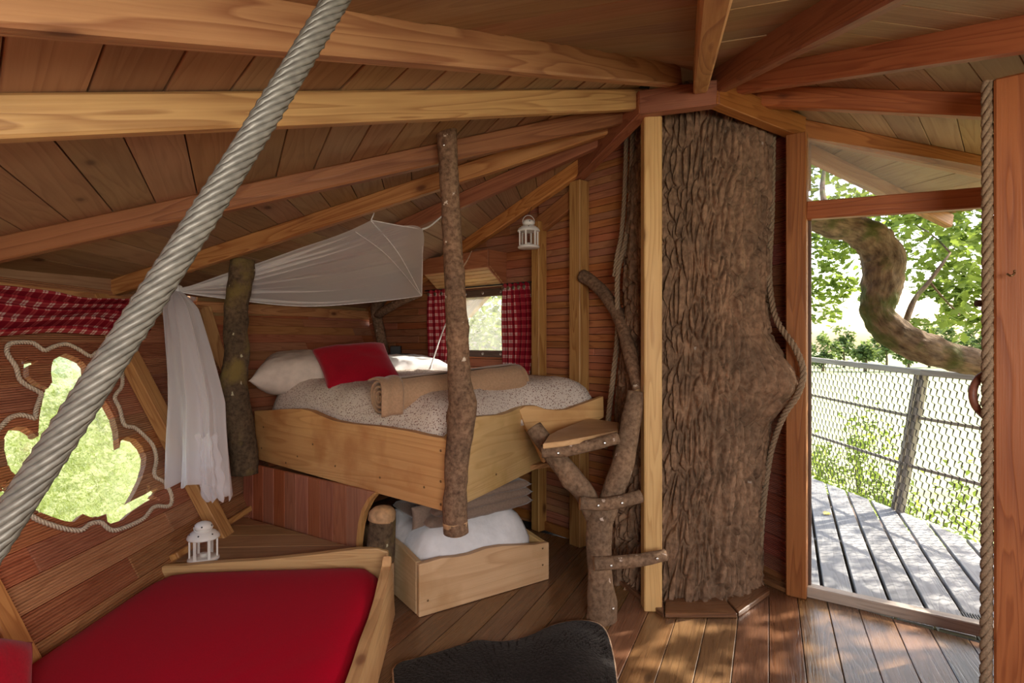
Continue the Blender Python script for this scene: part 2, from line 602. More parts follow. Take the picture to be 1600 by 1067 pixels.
def floral(name, ground, dots):
    m, t, n, l = nt(name)
    out = N(n, 'ShaderNodeOutputMaterial')
    bs = N(n, 'ShaderNodeBsdfPrincipled'); bs.inputs['Roughness'].default_value = .85; bs.inputs['Specular IOR Level'].default_value = .15
    l.new(bs.outputs[0], out.inputs[0])
    tc = N(n, 'ShaderNodeTexCoord')
    vo = N(n, 'ShaderNodeTexVoronoi'); vo.inputs['Scale'].default_value = 105
    nz0 = N(n, 'ShaderNodeTexNoise'); nz0.inputs['Scale'].default_value = 150
    l.new(tc.outputs['Object'], nz0.inputs[0])
    ad = N(n, 'ShaderNodeVectorMath', operation='MULTIPLY_ADD')
    l.new(nz0.outputs['Color'], ad.inputs[0]); ad.inputs[1].default_value = (.012, .012, .012); l.new(tc.outputs['Object'], ad.inputs[2])
    l.new(ad.outputs[0], vo.inputs[0])
    r = ramp(n, [(0.30, (1, 1, 1)), (0.38, (0, 0, 0))]); l.new(vo.outputs['Distance'], r.inputs[0])
    sep = N(n, 'ShaderNodeSeparateColor'); l.new(vo.outputs['Color'], sep.inputs[0])
    f = math_(n, l, 'MULTIPLY', r.outputs[0], math_(n, l, 'LESS_THAN', sep.outputs[0], 0.72))
    dcol = ramp(n, [(0.0, dots), (1.0, tuple(c * 0.55 for c in dots))]); l.new(sep.outputs[1], dcol.inputs[0])
    l.new(mixc(n, l, f, ground, dcol.outputs[0]), bs.inputs['Base Color'])
    nz = N(n, 'ShaderNodeTexNoise'); nz.inputs['Scale'].default_value = 18; nz.inputs['Detail'].default_value = 3
    l.new(tc.outputs['Object'], nz.inputs[0])
    bu = N(n, 'ShaderNodeBump'); bu.inputs['Strength'].default_value = 0.25; bu.inputs['Distance'].default_value = 0.01
    l.new(nz.outputs['Fac'], bu.inputs['Height']); l.new(bu.outputs[0], bs.inputs['Normal'])
    return m

def netting(name, opacity, color):
    m, t, n, l = nt(name)
    out = N(n, 'ShaderNodeOutputMaterial')
    tp = N(n, 'ShaderNodeBsdfTransparent')
    d = N(n, 'ShaderNodeBsdfDiffuse'); d.inputs[0].default_value = (*color, 1)
    tr = N(n, 'ShaderNodeBsdfTranslucent'); tr.inputs[0].default_value = (*color, 1)
    m1 = N(n, 'ShaderNodeMixShader'); m1.inputs[0].default_value = .35
    l.new(d.outputs[0], m1.inputs[1]); l.new(tr.outputs[0], m1.inputs[2])
    lw = N(n, 'ShaderNodeLayerWeight'); lw.inputs[0].default_value = .45
    f = math_(n, l, 'MULTIPLY_ADD', lw.outputs['Facing'], 0.55, opacity)
    m2 = N(n, 'ShaderNodeMixShader')
    l.new(math_(n, l, 'MINIMUM', f, 0.95), m2.inputs[0])
    l.new(tp.outputs[0], m2.inputs[1]); l.new(m1.outputs[0], m2.inputs[2])
    l.new(m2.outputs[0], out.inputs[0])
    return m

def glassmat(name, wavy=0.0, haze=0.0, tint=(1, 1, 1)):
    m, t, n, l = nt(name)
    out = N(n, 'ShaderNodeOutputMaterial')
    tc = N(n, 'ShaderNodeTexCoord')
    gl = N(n, 'ShaderNodeBsdfGlossy'); gl.inputs['Roughness'].default_value = .08
    if wavy:
        base = N(n, 'ShaderNodeBsdfRefraction'); base.inputs['IOR'].default_value = 1.12; base.inputs['Roughness'].default_value = .02
        base.inputs[0].default_value = (*tint, 1)
        nz = N(n, 'ShaderNodeTexNoise'); nz.inputs['Scale'].default_value = 14; nz.inputs['Detail'].default_value = 3
        l.new(tc.outputs['Object'], nz.inputs[0])
        bu = N(n, 'ShaderNodeBump'); bu.inputs['Strength'].default_value = wavy; bu.inputs['Distance'].default_value = .02
        l.new(nz.outputs['Fac'], bu.inputs['Height'])
        l.new(bu.outputs[0], base.inputs['Normal']); l.new(bu.outputs[0], gl.inputs['Normal'])
    else:
        base = N(n, 'ShaderNodeBsdfTransparent'); base.inputs[0].default_value = (*tint, 1)
    mx = N(n, 'ShaderNodeMixShader'); mx.inputs[0].default_value = .07
    if wavy:
        tp = N(n, 'ShaderNodeBsdfTransparent'); tp.inputs[0].default_value = (*tint, 1)
        mw = N(n, 'ShaderNodeMixShader'); mw.inputs[0].default_value = .5
        l.new(base.outputs[0], mw.inputs[1]); l.new(tp.outputs[0], mw.inputs[2]); base = mw
    l.new(base.outputs[0], mx.inputs[1]); l.new(gl.outputs[0], mx.inputs[2])
    last = mx.outputs[0]
    if haze:
        d = N(n, 'ShaderNodeBsdfDiffuse'); d.inputs[0].default_value = (.8, .8, .8, 1)
        tr = N(n, 'ShaderNodeBsdfTranslucent'); tr.inputs[0].default_value = (.8, .8, .8, 1)
        ms = N(n, 'ShaderNodeMixShader'); l.new(d.outputs[0], ms.inputs[1]); l.new(tr.outputs[0], ms.inputs[2])
        m2 = N(n, 'ShaderNodeMixShader'); m2.inputs[0].default_value = haze
        l.new(last, m2.inputs[1]); l.new(ms.outputs[0], m2.inputs[2]); last = m2.outputs[0]
    l.new(last, out.inputs[0])
    return m

M = {}
M['larch'] = wood('larch', (0.56, 0.295, 0.105), (0.30, 0.115, 0.034), (0.11, 0.035, 0.012), rough=.5, var=.25, streak=.7, knots=.7)
M['larch_red'] = wood('larch_red', (0.37, 0.145, 0.055), (0.20, 0.064, 0.022), (0.08, 0.025, 0.010), rough=.5, var=.25, streak=.65, knots=.6)
M['larch_pale'] = wood('larch_pale', (0.68, 0.41, 0.165), (0.45, 0.225, 0.075), (0.20, 0.08, 0.03), rough=.5, var=.2)
M['roof_board'] = wood('roof_board', (0.37, 0.222, 0.115), (0.235, 0.122, 0.058), (0.10, 0.042, 0.02), rough=.65, var=.32, grain=.8, streak=.5, knots=.7)
M['clad'] = wood('clad', (0.52, 0.225, 0.115), (0.31, 0.108, 0.052), (0.10, 0.03, 0.015), rough=.6, var=.35, reed=0.0125, knots=.25)
M['clad_red'] = wood('clad_red', (0.46, 0.15, 0.085), (0.24, 0.062, 0.036), (0.10, 0.03, 0.015), rough=.6, var=.3, reed=0.011, knots=.2)
M['clad_back'] = wood('clad_back', (0.43, 0.172, 0.075), (0.24, 0.078, 0.032), (0.09, 0.03, 0.013), rough=.6, var=.24, knots=.3)
M['vertical_board'] = wood('vertical_board', (0.40, 0.145, 0.070), (0.24, 0.075, 0.035), (0.12, 0.04, 0.02), rough=.55, var=.22, knots=.15)
M['slab_wood'] = wood('slab_wood', (0.72, 0.44, 0.19), (0.50, 0.26, 0.095), (0.26, 0.11, 0.045), rough=.5, var=.12, grain=.7, stain=(0.47, 0.22, 0.08), knots=.3)
M['slab_pale'] = wood('slab_pale', (0.74, 0.49, 0.26), (0.55, 0.32, 0.15), (0.28, 0.14, 0.06), rough=.5, var=.12, grain=.7, stain=(0.50, 0.29, 0.12), knots=.3)
M['floor_board'] = wood('floor_board', (0.215, 0.108, 0.052), (0.095, 0.044, 0.021), (0.04, 0.018, 0.01), rough=.29, var=.4, knots=.6, spec=.8)
M['deck_board'] = wood('deck_board', (0.33, 0.322, 0.318), (0.19, 0.183, 0.18), (0.12, 0.11, 0.10), rough=.65, var=.3, knots=.25, spec=.3)
M['ledge_board'] = wood('ledge_board', (0.42, 0.23, 0.115), (0.26, 0.125, 0.058), (0.12, 0.05, 0.02), rough=.5, var=.2)
M['dark_frame'] = wood('dark_frame', (0.13, 0.08, 0.055), (0.06, 0.035, 0.022), (0.03, 0.02, 0.01), rough=.6, var=.1)
M['grey_timber'] = wood('grey_timber', (0.46, 0.40, 0.33), (0.26, 0.22, 0.18), (0.08, 0.07, 0.06), rough=.7, var=.25)
M['rear_board'] = wood('rear_board', (0.50, 0.24, 0.12), (0.30, 0.12, 0.05), (0.1, 0.04, 0.02), rough=.6)
M['trunk_bark'] = bark('trunk_bark', (0.32, 0.20, 0.125), (0.14, 0.080, 0.048), sx=26, sy=26, coords='Object', bdist=.010, lichen=(0.42, 0.34, 0.27), lich_amt=.012)
M['bough_bark'] = bark('bough_bark', (0.33, 0.225, 0.14), (0.09, 0.055, 0.034), moss=(0.085, 0.10, 0.022), sx=30, sy=9, bdist=.02)
M['post_bark'] = bark('post_bark', (0.29, 0.178, 0.110), (0.10, 0.054, 0.032), lichen=(0.62, 0.52, 0.42), lich_amt=.10, sx=48, sy=48, bdist=.006, coords='Object')
M['mossy_bark'] = bark('mossy_bark', (0.155, 0.105, 0.062), (0.060, 0.038, 0.022), moss=(0.21, 0.15, 0.045), lichen=(0.5, 0.45, 0.3), lich_amt=.06, sx=40, sy=40, bdist=.008, coords='Object')
M['ladder_bark'] = bark('ladder_bark', (0.28, 0.182, 0.115), (0.12, 0.072, 0.043), lichen=(0.55, 0.44, 0.36), lich_amt=.08, sx=44, sy=44, bdist=.006, coords='Object')
M['cut_end'] = plain('cut_end', (0.50, 0.30, 0.15), rough=.7, nscale=30, namp=.3)
M['red_fabric'] = plain('red_fabric', (0.43, 0.001, 0.018), rough=.9, spec=.04, nscale=260, namp=.1, bump=.25, sheen=.04, bdist=.001)
M['red_velvet'] = plain('red_velvet', (0.36, 0.004, 0.018), rough=.8, spec=.15, nscale=120, namp=.12, bump=.2, sheen=.15)
M['taupe'] = plain('taupe', (0.44, 0.275, 0.165), rough=.95, spec=.1, nscale=90, namp=.12, bump=.35, sheen=.3)
M['taupe_dark'] = plain('taupe_dark', (0.235, 0.165, 0.125), rough=.95, spec=.1, nscale=90, namp=.12, bump=.35, sheen=.3)
M['white_linen'] = plain('white_linen', (0.78, 0.77, 0.78), rough=.9, spec=.1, nscale=24, namp=.05, bump=.5, bdist=.008)
M['sheet'] = plain('sheet', (0.66, 0.56, 0.48), rough=.9, spec=.1, nscale=20, namp=.08, bump=.4, bdist=.008)
M['floral'] = floral('floral', (0.72, 0.62, 0.54), (0.24, 0.085, 0.055))
M['plaid'] = plaid('plaid', (0.27, 0.008, 0.022), (0.47, 0.055, 0.065), (0.80, 0.56, 0.50))
M['net'] = netting('net', 0.42, (0.95, 0.92, 0.90))
M['net_hanging'] = netting('net_hanging', 0.58, (0.96, 0.93, 0.95))
M['net_seam'] = plain('net_seam', (0.85, 0.82, 0.80), rough=.9, bump=0)
M['white_paint'] = plain('white_paint', (0.83, 0.80, 0.75), rough=.35, nscale=20, namp=.03, bump=.05)
M['dark_hole'] = plain('dark_hole', (0.02, 0.02, 0.02), rough=.8, bump=0)
M['clear_glass'] = glassmat('clear_glass')
M['hazy_pane'] = glassmat('hazy_pane', haze=.10)
M['film_pane'] = glassmat('film_pane', haze=.16)
M['wavy_pane'] = glassmat('wavy_pane', wavy=.35, tint=(1.0, 1.0, .97))
M['hemp'] = plain('hemp', (0.30, 0.21, 0.135), rough=.9, spec=.1, nscale=160, namp=.3, bump=.5)
M['pale_rope'] = plain('pale_rope', (0.66, 0.55, 0.42), rough=.9, spec=.1, nscale=160, namp=.3, bump=.4)
M['cable'] = plain('cable', (0.155, 0.142, 0.122), rough=.5, metal=.3, spec=.4, nscale=60, namp=.25, bump=.2)
M['steel'] = plain('steel', (0.65, 0.63, 0.6), rough=.3, metal=1, bump=0)
M['dark_steel'] = plain('dark_steel', (0.06, 0.055, 0.05), rough=.5, metal=.6, bump=0)
M['brass_screw'] = plain('brass_screw', (0.25, 0.15, 0.07), rough=.4, metal=.8, bump=0)
M['black_plastic'] = plain('black_plastic', (0.018, 0.018, 0.02), rough=.45, bump=.05)
M['net_wire'] = plain('net_wire', (0.11, 0.095, 0.08), rough=.7, bump=0)
M['fur'] = plain('fur', (0.014, 0.010, 0.009), rough=.75, spec=.2, nscale=75, namp=.6, bump=.8, sheen=.08, bdist=.006)
M['hide_edge'] = plain('hide_edge', (0.45, 0.30, 0.20), rough=.9, nscale=40, namp=.3)
M['leather'] = plain('leather', (0.22, 0.075, 0.045), rough=.5, nscale=50, namp=.25)
M['leaf_oak'] = leafmat('leaf_oak', (0.06, 0.115, 0.014), (0.20, 0.27, 0.04), .5)
M['leaf_light'] = leafmat('leaf_light', (0.085, 0.145, 0.022), (0.27, 0.33, 0.06), .5)
M['leaf_far'] = leafmat('leaf_far', (0.10, 0.15, 0.05), (0.20, 0.26, 0.09), .35)
M['leaf_yellow'] = plain('leaf_yellow', (0.55, 0.42, 0.03), rough=.6)
M['field'] = plain('field', (0.42, 0.44, 0.22), rough=.95, spec=.1, nscale=.5, namp=.3, bump=0)

# ------------------------------------------------------------------ floor
def planks_on(parent, name, conv, e, w, z, th, mat, gap=0.003, off=0.0, bev=0.0025, joint=0.0):
    ex = V((e[0], e[1], 0)).normalized()
    nx = V((ex.y, -ex.x, 0))
    vals = [nx.x * p[0] + nx.y * p[1] for p in conv]
    k = math.floor((min(vals) - off) / w)
    while off + k * w < max(vals):
        a0, a1 = off + k * w + gap / 2, off + (k + 1) * w - gap / 2
        k += 1
        big = 20
        quad = [(nx.x * a0 - ex.x * big, nx.y * a0 - ex.y * big), (nx.x * a1 - ex.x * big, nx.y * a1 - ex.y * big),
                (nx.x * a1 + ex.x * big, nx.y * a1 + ex.y * big), (nx.x * a0 + ex.x * big, nx.y * a0 + ex.y * big)]
        pc = clip_convex(quad, conv)
        if len(pc) < 3 or area2(pc) < 0.01: continue
        dz = R.uniform(-.001, .001)
        prism(name, [V((p[0], p[1], z - th + dz)) for p in pc], (0, 0, 1), th, ex, mat, parent, bev)

floor = struct('floor')
FCONV = [(-1.95, -1.32), (2.70, -1.32), (2.70, 2.56), (1.72, 3.28), (0.60, 4.35), (-1.30, 6.05), (-1.95, 4.6)]
planks_on(floor, 'plank', FCONV, (math.cos(math.radians(66)), math.sin(math.radians(66))), 0.148, 0.0, 0.022, M['floor_board'], off=0.002)
prism('floor_backing', [V((p[0], p[1], -0.06)) for p in FCONV], (0, 0, 1), 0.03, (1, 0, 0), M['dark_hole'], floor)  # unseen dark slab added so the gaps between planks stay dark

prism('plank', [V((1.2, 3.28, -.023)), V((1.665, 3.28, -.023)), V((1.665, 3.98, -.023)), V((1.2, 3.98, -.023))], (0, 0, 1), .022, (0, 1, 0), M['floor_board'], floor)
# boards round the foot of the trunk
ring_trim = struct('trim_1')
rp = [W(956, 905, 1), W(1037, 962, 1), W(1152, 966, 1), W(1205, 932, 1), W(1238, 925, 1)]
def flo(u, v): 
    y = H * F / (v - CY)
    return V(((u - CX) / F * y, y, 0))
for a in ([(952, 903), (1037, 966), (1036, 936), (968, 886)], [(1039, 966), (1152, 966), (1128, 937), (1040, 936)],
          [(1154, 965), (1203, 930), (1176, 905), (1130, 936)], [(1170, 902), (1236, 931), (1236, 905), (1190, 890)]):
    pts = [flo(*p) for p in a]
    prism('trim_board', [p + V((0, 0, 0.001)) for p in pts], (0, 0, 1), 0.026, pts[1] - pts[0], M['floor_board'], ring_trim, 0.004)

# ------------------------------------------------------------------ walls
def wall_rows(plane, parent, t0, t1, h, srange, mat, th=0.024, holes=(), clips=(), joint=(1.3, 2.6), gap=0.003, name='plank', bev=0.0025, jit=0.0025):
    t = t0
    row = 0
    while t < t1 - 1e-6:
        ta, tb = t + gap / 2, min(t + h, t1) - gap / 2
        t += h; row += 1
        if tb - ta < 0.015: continue
        tm = (ta + tb) / 2
        s0, s1 = srange(tm)
        cuts = [s0]
        s = s0 + R.uniform(0.3, joint[1])
        while s < s1 - 0.25:
            cuts.append(s); s += R.uniform(*joint)
        cuts.append(s1)
        for a, b in zip(cuts[:-1], cuts[1:]):
            ra, rb = srange(ta), srange(tb)
            segs = [(a, b)]
            for (h0, h1, g0, g1) in holes:
                if tm > g0 and tm < g1:
                    ns = []
                    for (x, y) in segs:
                        if h1 <= x or h0 >= y: ns.append((x, y)); continue
                        if x < h0: ns.append((x, h0))
                        if y > h1: ns.append((h1, y))
                    segs = ns
            for (x, y) in segs:
                if y - x < 0.02: continue
                xa = ra[0] if x == s0 else x + 0.001; xb = rb[0] if x == s0 else x + 0.001
                ya = ra[1] if y == s1 else y - 0.001; yb = rb[1] if y == s1 else y - 0.001
                poly = [(xa, ta), (ya, ta), (yb, tb), (xb, tb)]
                for c in clips:
                    poly = clip(poly, *c)
                    if len(poly) < 3: break
                if len(poly) < 3 or area2(poly) < 0.0008: continue
                d = R.uniform(0, jit)
                prism(name, [plane.at(p[0], p[1], d) for p in poly], plane.n, th, plane.ex, mat, parent, bev)

LEAN = 0.53
KL = math.sqrt(1 + LEAN * LEAN)
PL = Plane((-1.8, 0, 0.28), (0, 1, 0), (-LEAN, 0, 1), (-1, 0, 0))       # left wall leans out
def wall_x(z): return -1.8 - LEAN * (z - 0.28)
wall_left = struct('wall_left')
def sl(t):
    z = 0.28 + t / KL
    return (-1.25, 4.7 - 0.15 * (1.7 - z))
before = set(o.name for o in bpy.data.objects)
wall_rows(PL, wall_left, -0.33, 1.70, 0.118, sl, M['clad'], th=0.036, joint=(1.6, 2.8), gap=0.0006, bev=0.0042)
left_planks = [o for o in bpy.data.objects if o.name not in before]

# frog-shaped opening sawn through the left wall
frog_px = [(80, 582), (81, 571), (84, 562), (94, 556), (102, 552), (112, 555), (127, 562), (135, 571), (136, 584), (141, 597), (150, 602), (160, 600), (166, 594),
           (165, 586), (160, 580), (164, 578), (169, 586), (172, 578), (175, 579), (173, 589), (181, 584), (183, 587), (176, 597), (160, 620), (165, 628), (169, 632), (179, 651), (184.5, 671.5), (186.3, 692), (187.2, 699),
           (188.8, 689), (198, 682), (212, 686), (222.7, 698), (229, 713), (228, 727), (221.6, 748), (212, 768), (203, 784), (218, 776), (229, 771),
           (230, 763), (229, 757), (233, 755), (235, 760), (234, 768), (244, 761), (247, 765), (239, 774), (250.5, 779), (249.5, 783), (235, 780),
           (206, 799), (192, 812), (173, 818), (168, 815), (166, 802.5), (154.6, 806.6), (142, 807.6), (130, 802.5), (116.5, 815), (103, 814),
           (78, 805.6), (57, 797), (39, 791), (25, 784), (8, 776), (-8, 774), (-10, 769), (6, 766), (-3, 757), (-1, 753), (9, 760), (11, 748), (15, 748), (17, 761), (30, 769), (58, 780), (40, 760), (27, 744), (17.5, 735.5),
           (12, 723), (7, 702.5), (8, 682), (14, 671.5), (27, 666), (41, 667), (51.5, 673.6), (55.7, 680), (61, 681), (61, 671), (62, 651), (66, 630),
           (69, 614), (72, 610), (50, 602), (36, 588), (37.5, 570), (31, 563), (34, 560), (38, 563), (41, 556), (44, 557), (43, 565), (58, 561.5), (60, 565.5), (45, 571), (45.5, 587), (57, 597), (76, 606), (82, 597)]
frog2 = [PL.hit(u, v) for (u, v) in frog_px]
def frog_prism(d0, d1, grow=0.0):
    cx = sum(p[0] for p in frog2) / len(frog2); cz = sum(p[1] for p in frog2) / len(frog2)
    a = [PL.at(p[0], p[1], d0) for p in frog2]
    b = [PL.at(p[0], p[1], d1) for p in frog2]
    return a, b
bm = bmesh.new()
fa, fb = frog_prism(-0.06, 0.12)
va = [bm.verts.new(p) for p in fa]; vb = [bm.verts.new(p) for p in fb]
f0 = bm.faces.new(va); f1 = bm.faces.new(list(reversed(vb)))
for i in range(len(va)):
    j = (i + 1) % len(va)
    bm.faces.new([va[i], vb[i], vb[j], va[j]])
bmesh.ops.recalc_face_normals(bm, faces=bm.faces[:])
bmesh.ops.triangulate(bm, faces=[f for f in bm.faces if len(f.verts) > 4])
cme = bpy.data.meshes.new('cutter'); bm.to_mesh(cme); bm.free()
cutter = bpy.data.objects.new('cutter', cme); COL.objects.link(cutter)
bpy.context.view_layer.update()
fs = [p[0] for p in frog2]; ft = [p[1] for p in frog2]
todo = []
for o in left_planks:
    cs = [o.matrix_world @ V(c) for c in o.bound_box]
    ys = [c.y for c in cs]; tt = [(c - PL.o).dot(PL.ez) for c in cs]
    if max(ys) < min(fs) or min(ys) > max(fs) or max(tt) < min(ft) or min(tt) > max(ft): continue
    md = o.modifiers.new('saw', 'BOOLEAN'); md.object = cutter; md.operation = 'DIFFERENCE'; md.solver = 'EXACT'
    todo.append(o)
dg = bpy.context.evaluated_depsgraph_get()
for o in todo:
    me = bpy.data.meshes.new_from_object(o.evaluated_get(dg))
    o.modifiers.clear()
    o.data = me
bpy.data.objects.remove(cutter)

window_1 = struct('window_1', PL.at(3.0, 0.6))
pa, pb = frog_prism(0.050, 0.056)
s0, s1, t0, t1 = min(fs) - .03, max(fs) + .03, min(ft) - .03, max(ft) + .03
prism('pane', [PL.at(s0, t0, .038), PL.at(s1, t0, .038), PL.at(s1, t1, .038), PL.at(s0, t1, .038)], PL.n, 0.006, PL.ex, M['wavy_pane'], window_1)
rope_px = [(-30, 700), (-14, 680), (0, 667), (12, 655), (27, 650), (41, 652), (52, 655), (53.5, 643), (59, 626), (61, 616), (41, 605), (28, 594), (22.5, 575), (10, 557), (8.4, 545),
           (16, 537.5), (45, 536.5), (56, 542), (67.5, 549), (81, 543), (101, 539), (120, 547), (139, 558), (150, 551), (169, 545), (184, 562), (189, 590), (188, 605), (177, 622),
           (185, 640), (192, 665), (208, 669.5), (223, 682), (237, 698), (242, 719), (239, 744), (256, 756), (266, 777), (262, 792), (239, 793), (221, 812), (186, 828), (169, 829),
           (155, 818), (138, 820), (124, 830), (99, 828), (72, 820), (52, 812), (35, 799), (12, 787), (-12, 780), (-34, 770), (-45, 740), (-38, 715), (-30, 700)]
ro = rope('rope_border', [PL.pt(u, v, -0.010) for u, v in rope_px], 0.012, M['pale_rope'], window_1, sub=6, pitch=.05, seg=5)
tag(ro, 'pale twisted rope nailed round the frog-shaped window')

# timbers of the left wall
PLI = Plane(PL.at(0, 0, -.05), PL.ex, PL.ez, PL.n)
for s, pw, pdp_ in ((3.5, .125, .072), (PLI.hit(60, 1012)[0] - .045, .09, .05), (0.6, .12, .05)):
    beam('post', PL.at(s, -0.06, -pdp_ / 2), PL.at(s, 1.62, -pdp_ / 2), pw, pdp_, M['larch'], wall_left, up=PL.n)
beam('top_plate', (-2.515, -1.2, 1.69), (-2.515, 4.72, 1.69), 0.05, 0.10, M['larch'], wall_left)
beam('base_rail', PL.at(3.05, 0.02, -0.02), PL.at(4.3, 0.02, -0.02), 0.035, 0.05, M['larch'], wall_left, up=PL.n)

# back-left wall
ex = V((0.5225, 0.8526, 0)); nout = V((-0.8526, 0.5225, 0))
PB = Plane(V((-2.55, 4.7, 0.28)) - nout * LEAN * 1.42, ex, V((0, 0, 1)) + nout * LEAN, nout)
wall_back = struct('wall_back')
wall_rows(PB, wall_back, -0.3, 1.74, 0.085, lambda t: (-0.22 + 0.16 * max(0, t) / 1.6, 1.95), M['clad_back'], joint=(0.9, 1.9))
beam('corner_post', (-2.02, 4.46, 0.45), (-2.50, 4.67, 1.72), 0.10, 0.07, M['larch'], wall_back, up=(.7, -.7, 0))
prism('backing', [PB.at(a, b, .03) for a, b in ((-.25, -.3), (1.95, -.3), (1.95, 1.74), (-.05, 1.74))], PB.n, .01, PB.ex, M['dark_hole'], wall_back)  # unseen dark sheets added behind the walls to keep light out of gaps
beam('top_plate', PB.at(-.05, 1.63, -.03), PB.at(1.9, 1.63, -.03), 0.05, 0.09, M['larch'], wall_back)

# wall with the curtained window
WA, WB = V((0.26, 4.62, 0)), V((-1.55, 6.25, 0))
PW = Plane(WA, WB - WA, (0, 0, 1), (0.6, 0.8, 0))
wl, wt0 = PW.hit(792, 549); wr, wt1 = PW.hit(700, 461)
w_s0, w_s1 = min(wl, wr), max(wl, wr)
w_t0, w_t1 = PW.hit(760, 548)[1], PW.hit(760, 463)[1]
wall_window = struct('wall_window')
LW = (WB - WA).length
topline = [(0.30, 1.0, 2.62)]
rows_h = 0.072
tb = w_t0 - rows_h * math.floor(w_t0 / rows_h)
wall_rows(PW, wall_window, tb - rows_h, w_t0, rows_h, lambda t: (-0.2, LW), M['clad_back'], joint=(.5, 1.4), clips=topline)
hh = (w_t1 - w_t0) / 7
wall_rows(PW, wall_window, w_t0, w_t1, hh, lambda t: (-0.2, LW), M['clad_back'], joint=(.5, 1.4), holes=[(w_s0, w_s1, w_t0 - .01, w_t1 + .01)], clips=topline)
wall_rows(PW, wall_window, w_t1, 2.6, rows_h, lambda t: (-0.2, LW), M['clad_back'], joint=(.5, 1.4), clips=topline)
window_2 = struct('window_2', PW.at((w_s0 + w_s1) / 2, w_t0))
prism('pane', [PW.at(a, b, .012) for a, b in ((w_s0, w_t0), (w_s1, w_t0), (w_s1, w_t1), (w_s0, w_t1))], PW.n, 0.004, PW.ex, M['film_pane'], window_2)
for (ta, tb_) in ((w_t0 - .055, w_t0 + .004), (w_t1 - .004, w_t1 + .062)):
    fr_ = prism('frame_board', [PW.at(a, b, -.022) for a, b in ((w_s0 - .12, ta), (w_s1 + .12, ta), (w_s1 + .12, tb_), (w_s0 - .12, tb_))], PW.n, 0.02, PW.ex, M['dark_frame'], window_2, .004)
    for k in range(4):
        s = w_s0 + .05 + k * (w_s1 - w_s0 - .1) / 3
        b = put('bolt', bpy.data.meshes.get('bolt_mesh') or lathe_mesh('bolt_mesh', [(0.013, 0), (0.013, .004), (.009, .007), (.004, .008)], M['steel'], 12),
                frame(PW.at(s, (ta + tb_) / 2, -.022), PW.ex, V((0, 0, 1))) @ Matrix.Identity(4), fr_)
        Mb = Matrix((PW.ex, -PW.ex.cross(-PW.n), -PW.n)).transposed().to_4x4(); Mb.translation = PW.at(s, (ta + tb_) / 2, -.022)
        b.matrix_local = WM[fr_.name].inverted() @ Mb
for (sa, sb) in ((w_s0 - .06, w_s0), (w_s1, w_s1 + .06)):
    prism('frame_board', [PW.at(a, b, -.02) for a, b in ((sa, w_t0), (sb, w_t0), (sb, w_t1), (sa, w_t1))], PW.n, 0.02, PW.ez, M['dark_frame'], window_2, .004)
# boarded hood above the window, pale soffit colour stands in for sunlit eave boards
hd = struct('trim_2', PW.at((w_s0 + w_s1) / 2, w_t1 + .06))
hs0, hs1 = PW.hit(800, 440)[0], PW.hit(690, 440)[0]
for k in range(6):
    f0_, f1_ = k / 6, (k + 1) / 6 - .02
    q = [PW.at(hs0 + .06, w_t1 + .075 + .15 * f, -.03 - .19 * f) for f in (f0_, f1_)]
    q2 = [PW.at(hs1, w_t1 + .075 + .15 * f, -.03 - .19 * f) for f in (f0_, f1_)]
    prism('soffit_board', [q[0], q2[0], q2[1], q[1]], PW.n * .15 + V((0, 0, .19)), .014, PW.ex, M['larch_pale'], hd, .002)
prism('hood_front', [PW.at(a, b, -.23) for a, b in ((hs0 + .06, w_t1 + .215), (hs1, w_t1 + .215), (hs1, w_t1 + .36), (hs0 + .06, w_t1 + .36))], PW.n, .02, PW.ex, M['clad_back'], hd, .004)
prism('hood_cheek', [PW.at(hs0 + .06, w_t1 + .06, 0), PW.at(hs0 + .06, w_t1 + .07, -.03), PW.at(hs0 + .06, w_t1 + .22, -.23), PW.at(hs0 + .06, w_t1 + .36, -.23), PW.at(hs0 + .06, w_t1 + .36, 0)], PW.ex, .018, PW.n, M['clad_back'], hd, .003)

for (a, b, c, e, g) in ((-.2, LW, 0, w_t0, w_t0), (-.2, LW, w_t1, 2.66, 1.9), (-.2, min(w_s0, w_s1), w_t0, w_t1, w_t1), (max(w_s0, w_s1), LW, w_t0, w_t1, w_t1)):
    prism('backing', [PW.at(a, c, .03), PW.at(b, c, .03), PW.at(b, g, .03), PW.at(a, e, .03)], PW.n, .01, PW.ex, M['dark_hole'], wall_window)
# wall between the window corner and the trunk
RA, RB = V((0.246, 4.47, 0)), V((0.78, 3.84, 0))
PR = Plane(RA, RB - RA, (0, 0, 1), (0.6, 0.6, 0))
wall_trunk = struct('wall_trunk')
LR = (RB - RA).length
wall_rows(PR, wall_trunk, 0.0, 3.0, 0.05, lambda t: (-0.06, LR), M['clad_back'], joint=(2, 3), clips=[(-0.42, 1.0, 2.61)])
prism('backing', [PR.at(-.06, 0, .03), PR.at(LR, 0, .03), PR.at(LR, 2.94, .03), PR.at(-.06, 2.58, .03)], PR.n, .01, PR.ex, M['dark_hole'], wall_trunk)
beam('post', PR.at(0.0, 0, -.05), PR.at(0.0, 2.37, -.05), 0.085, 0.085, M['larch'], wall_trunk, up=PR.n)
sD = PR.hit(913, 400)[0]
beam('post', PR.at(sD, 0, -.055), PR.at(sD, 2.59, -.055), 0.105, 0.10, M['larch'], wall_trunk, up=PR.n)
beam('wall_beam', PR.at(-.05, 2.33, -.03), PR.at(sD, 2.52, -.03), 0.05, 0.13, M['larch_red'], wall_trunk)

base_rail = beam('base_rail', PR.at(-.05, .035, -.016), PR.at(LR - .1, .035, -.016), .03, .07, M['larch_red'], wall_trunk)
beam('base_rail', PW.at(-.2, .035, -.016), PW.at(LW - .3, .035, -.016), .03, .07, M['larch_red'], wall_window)
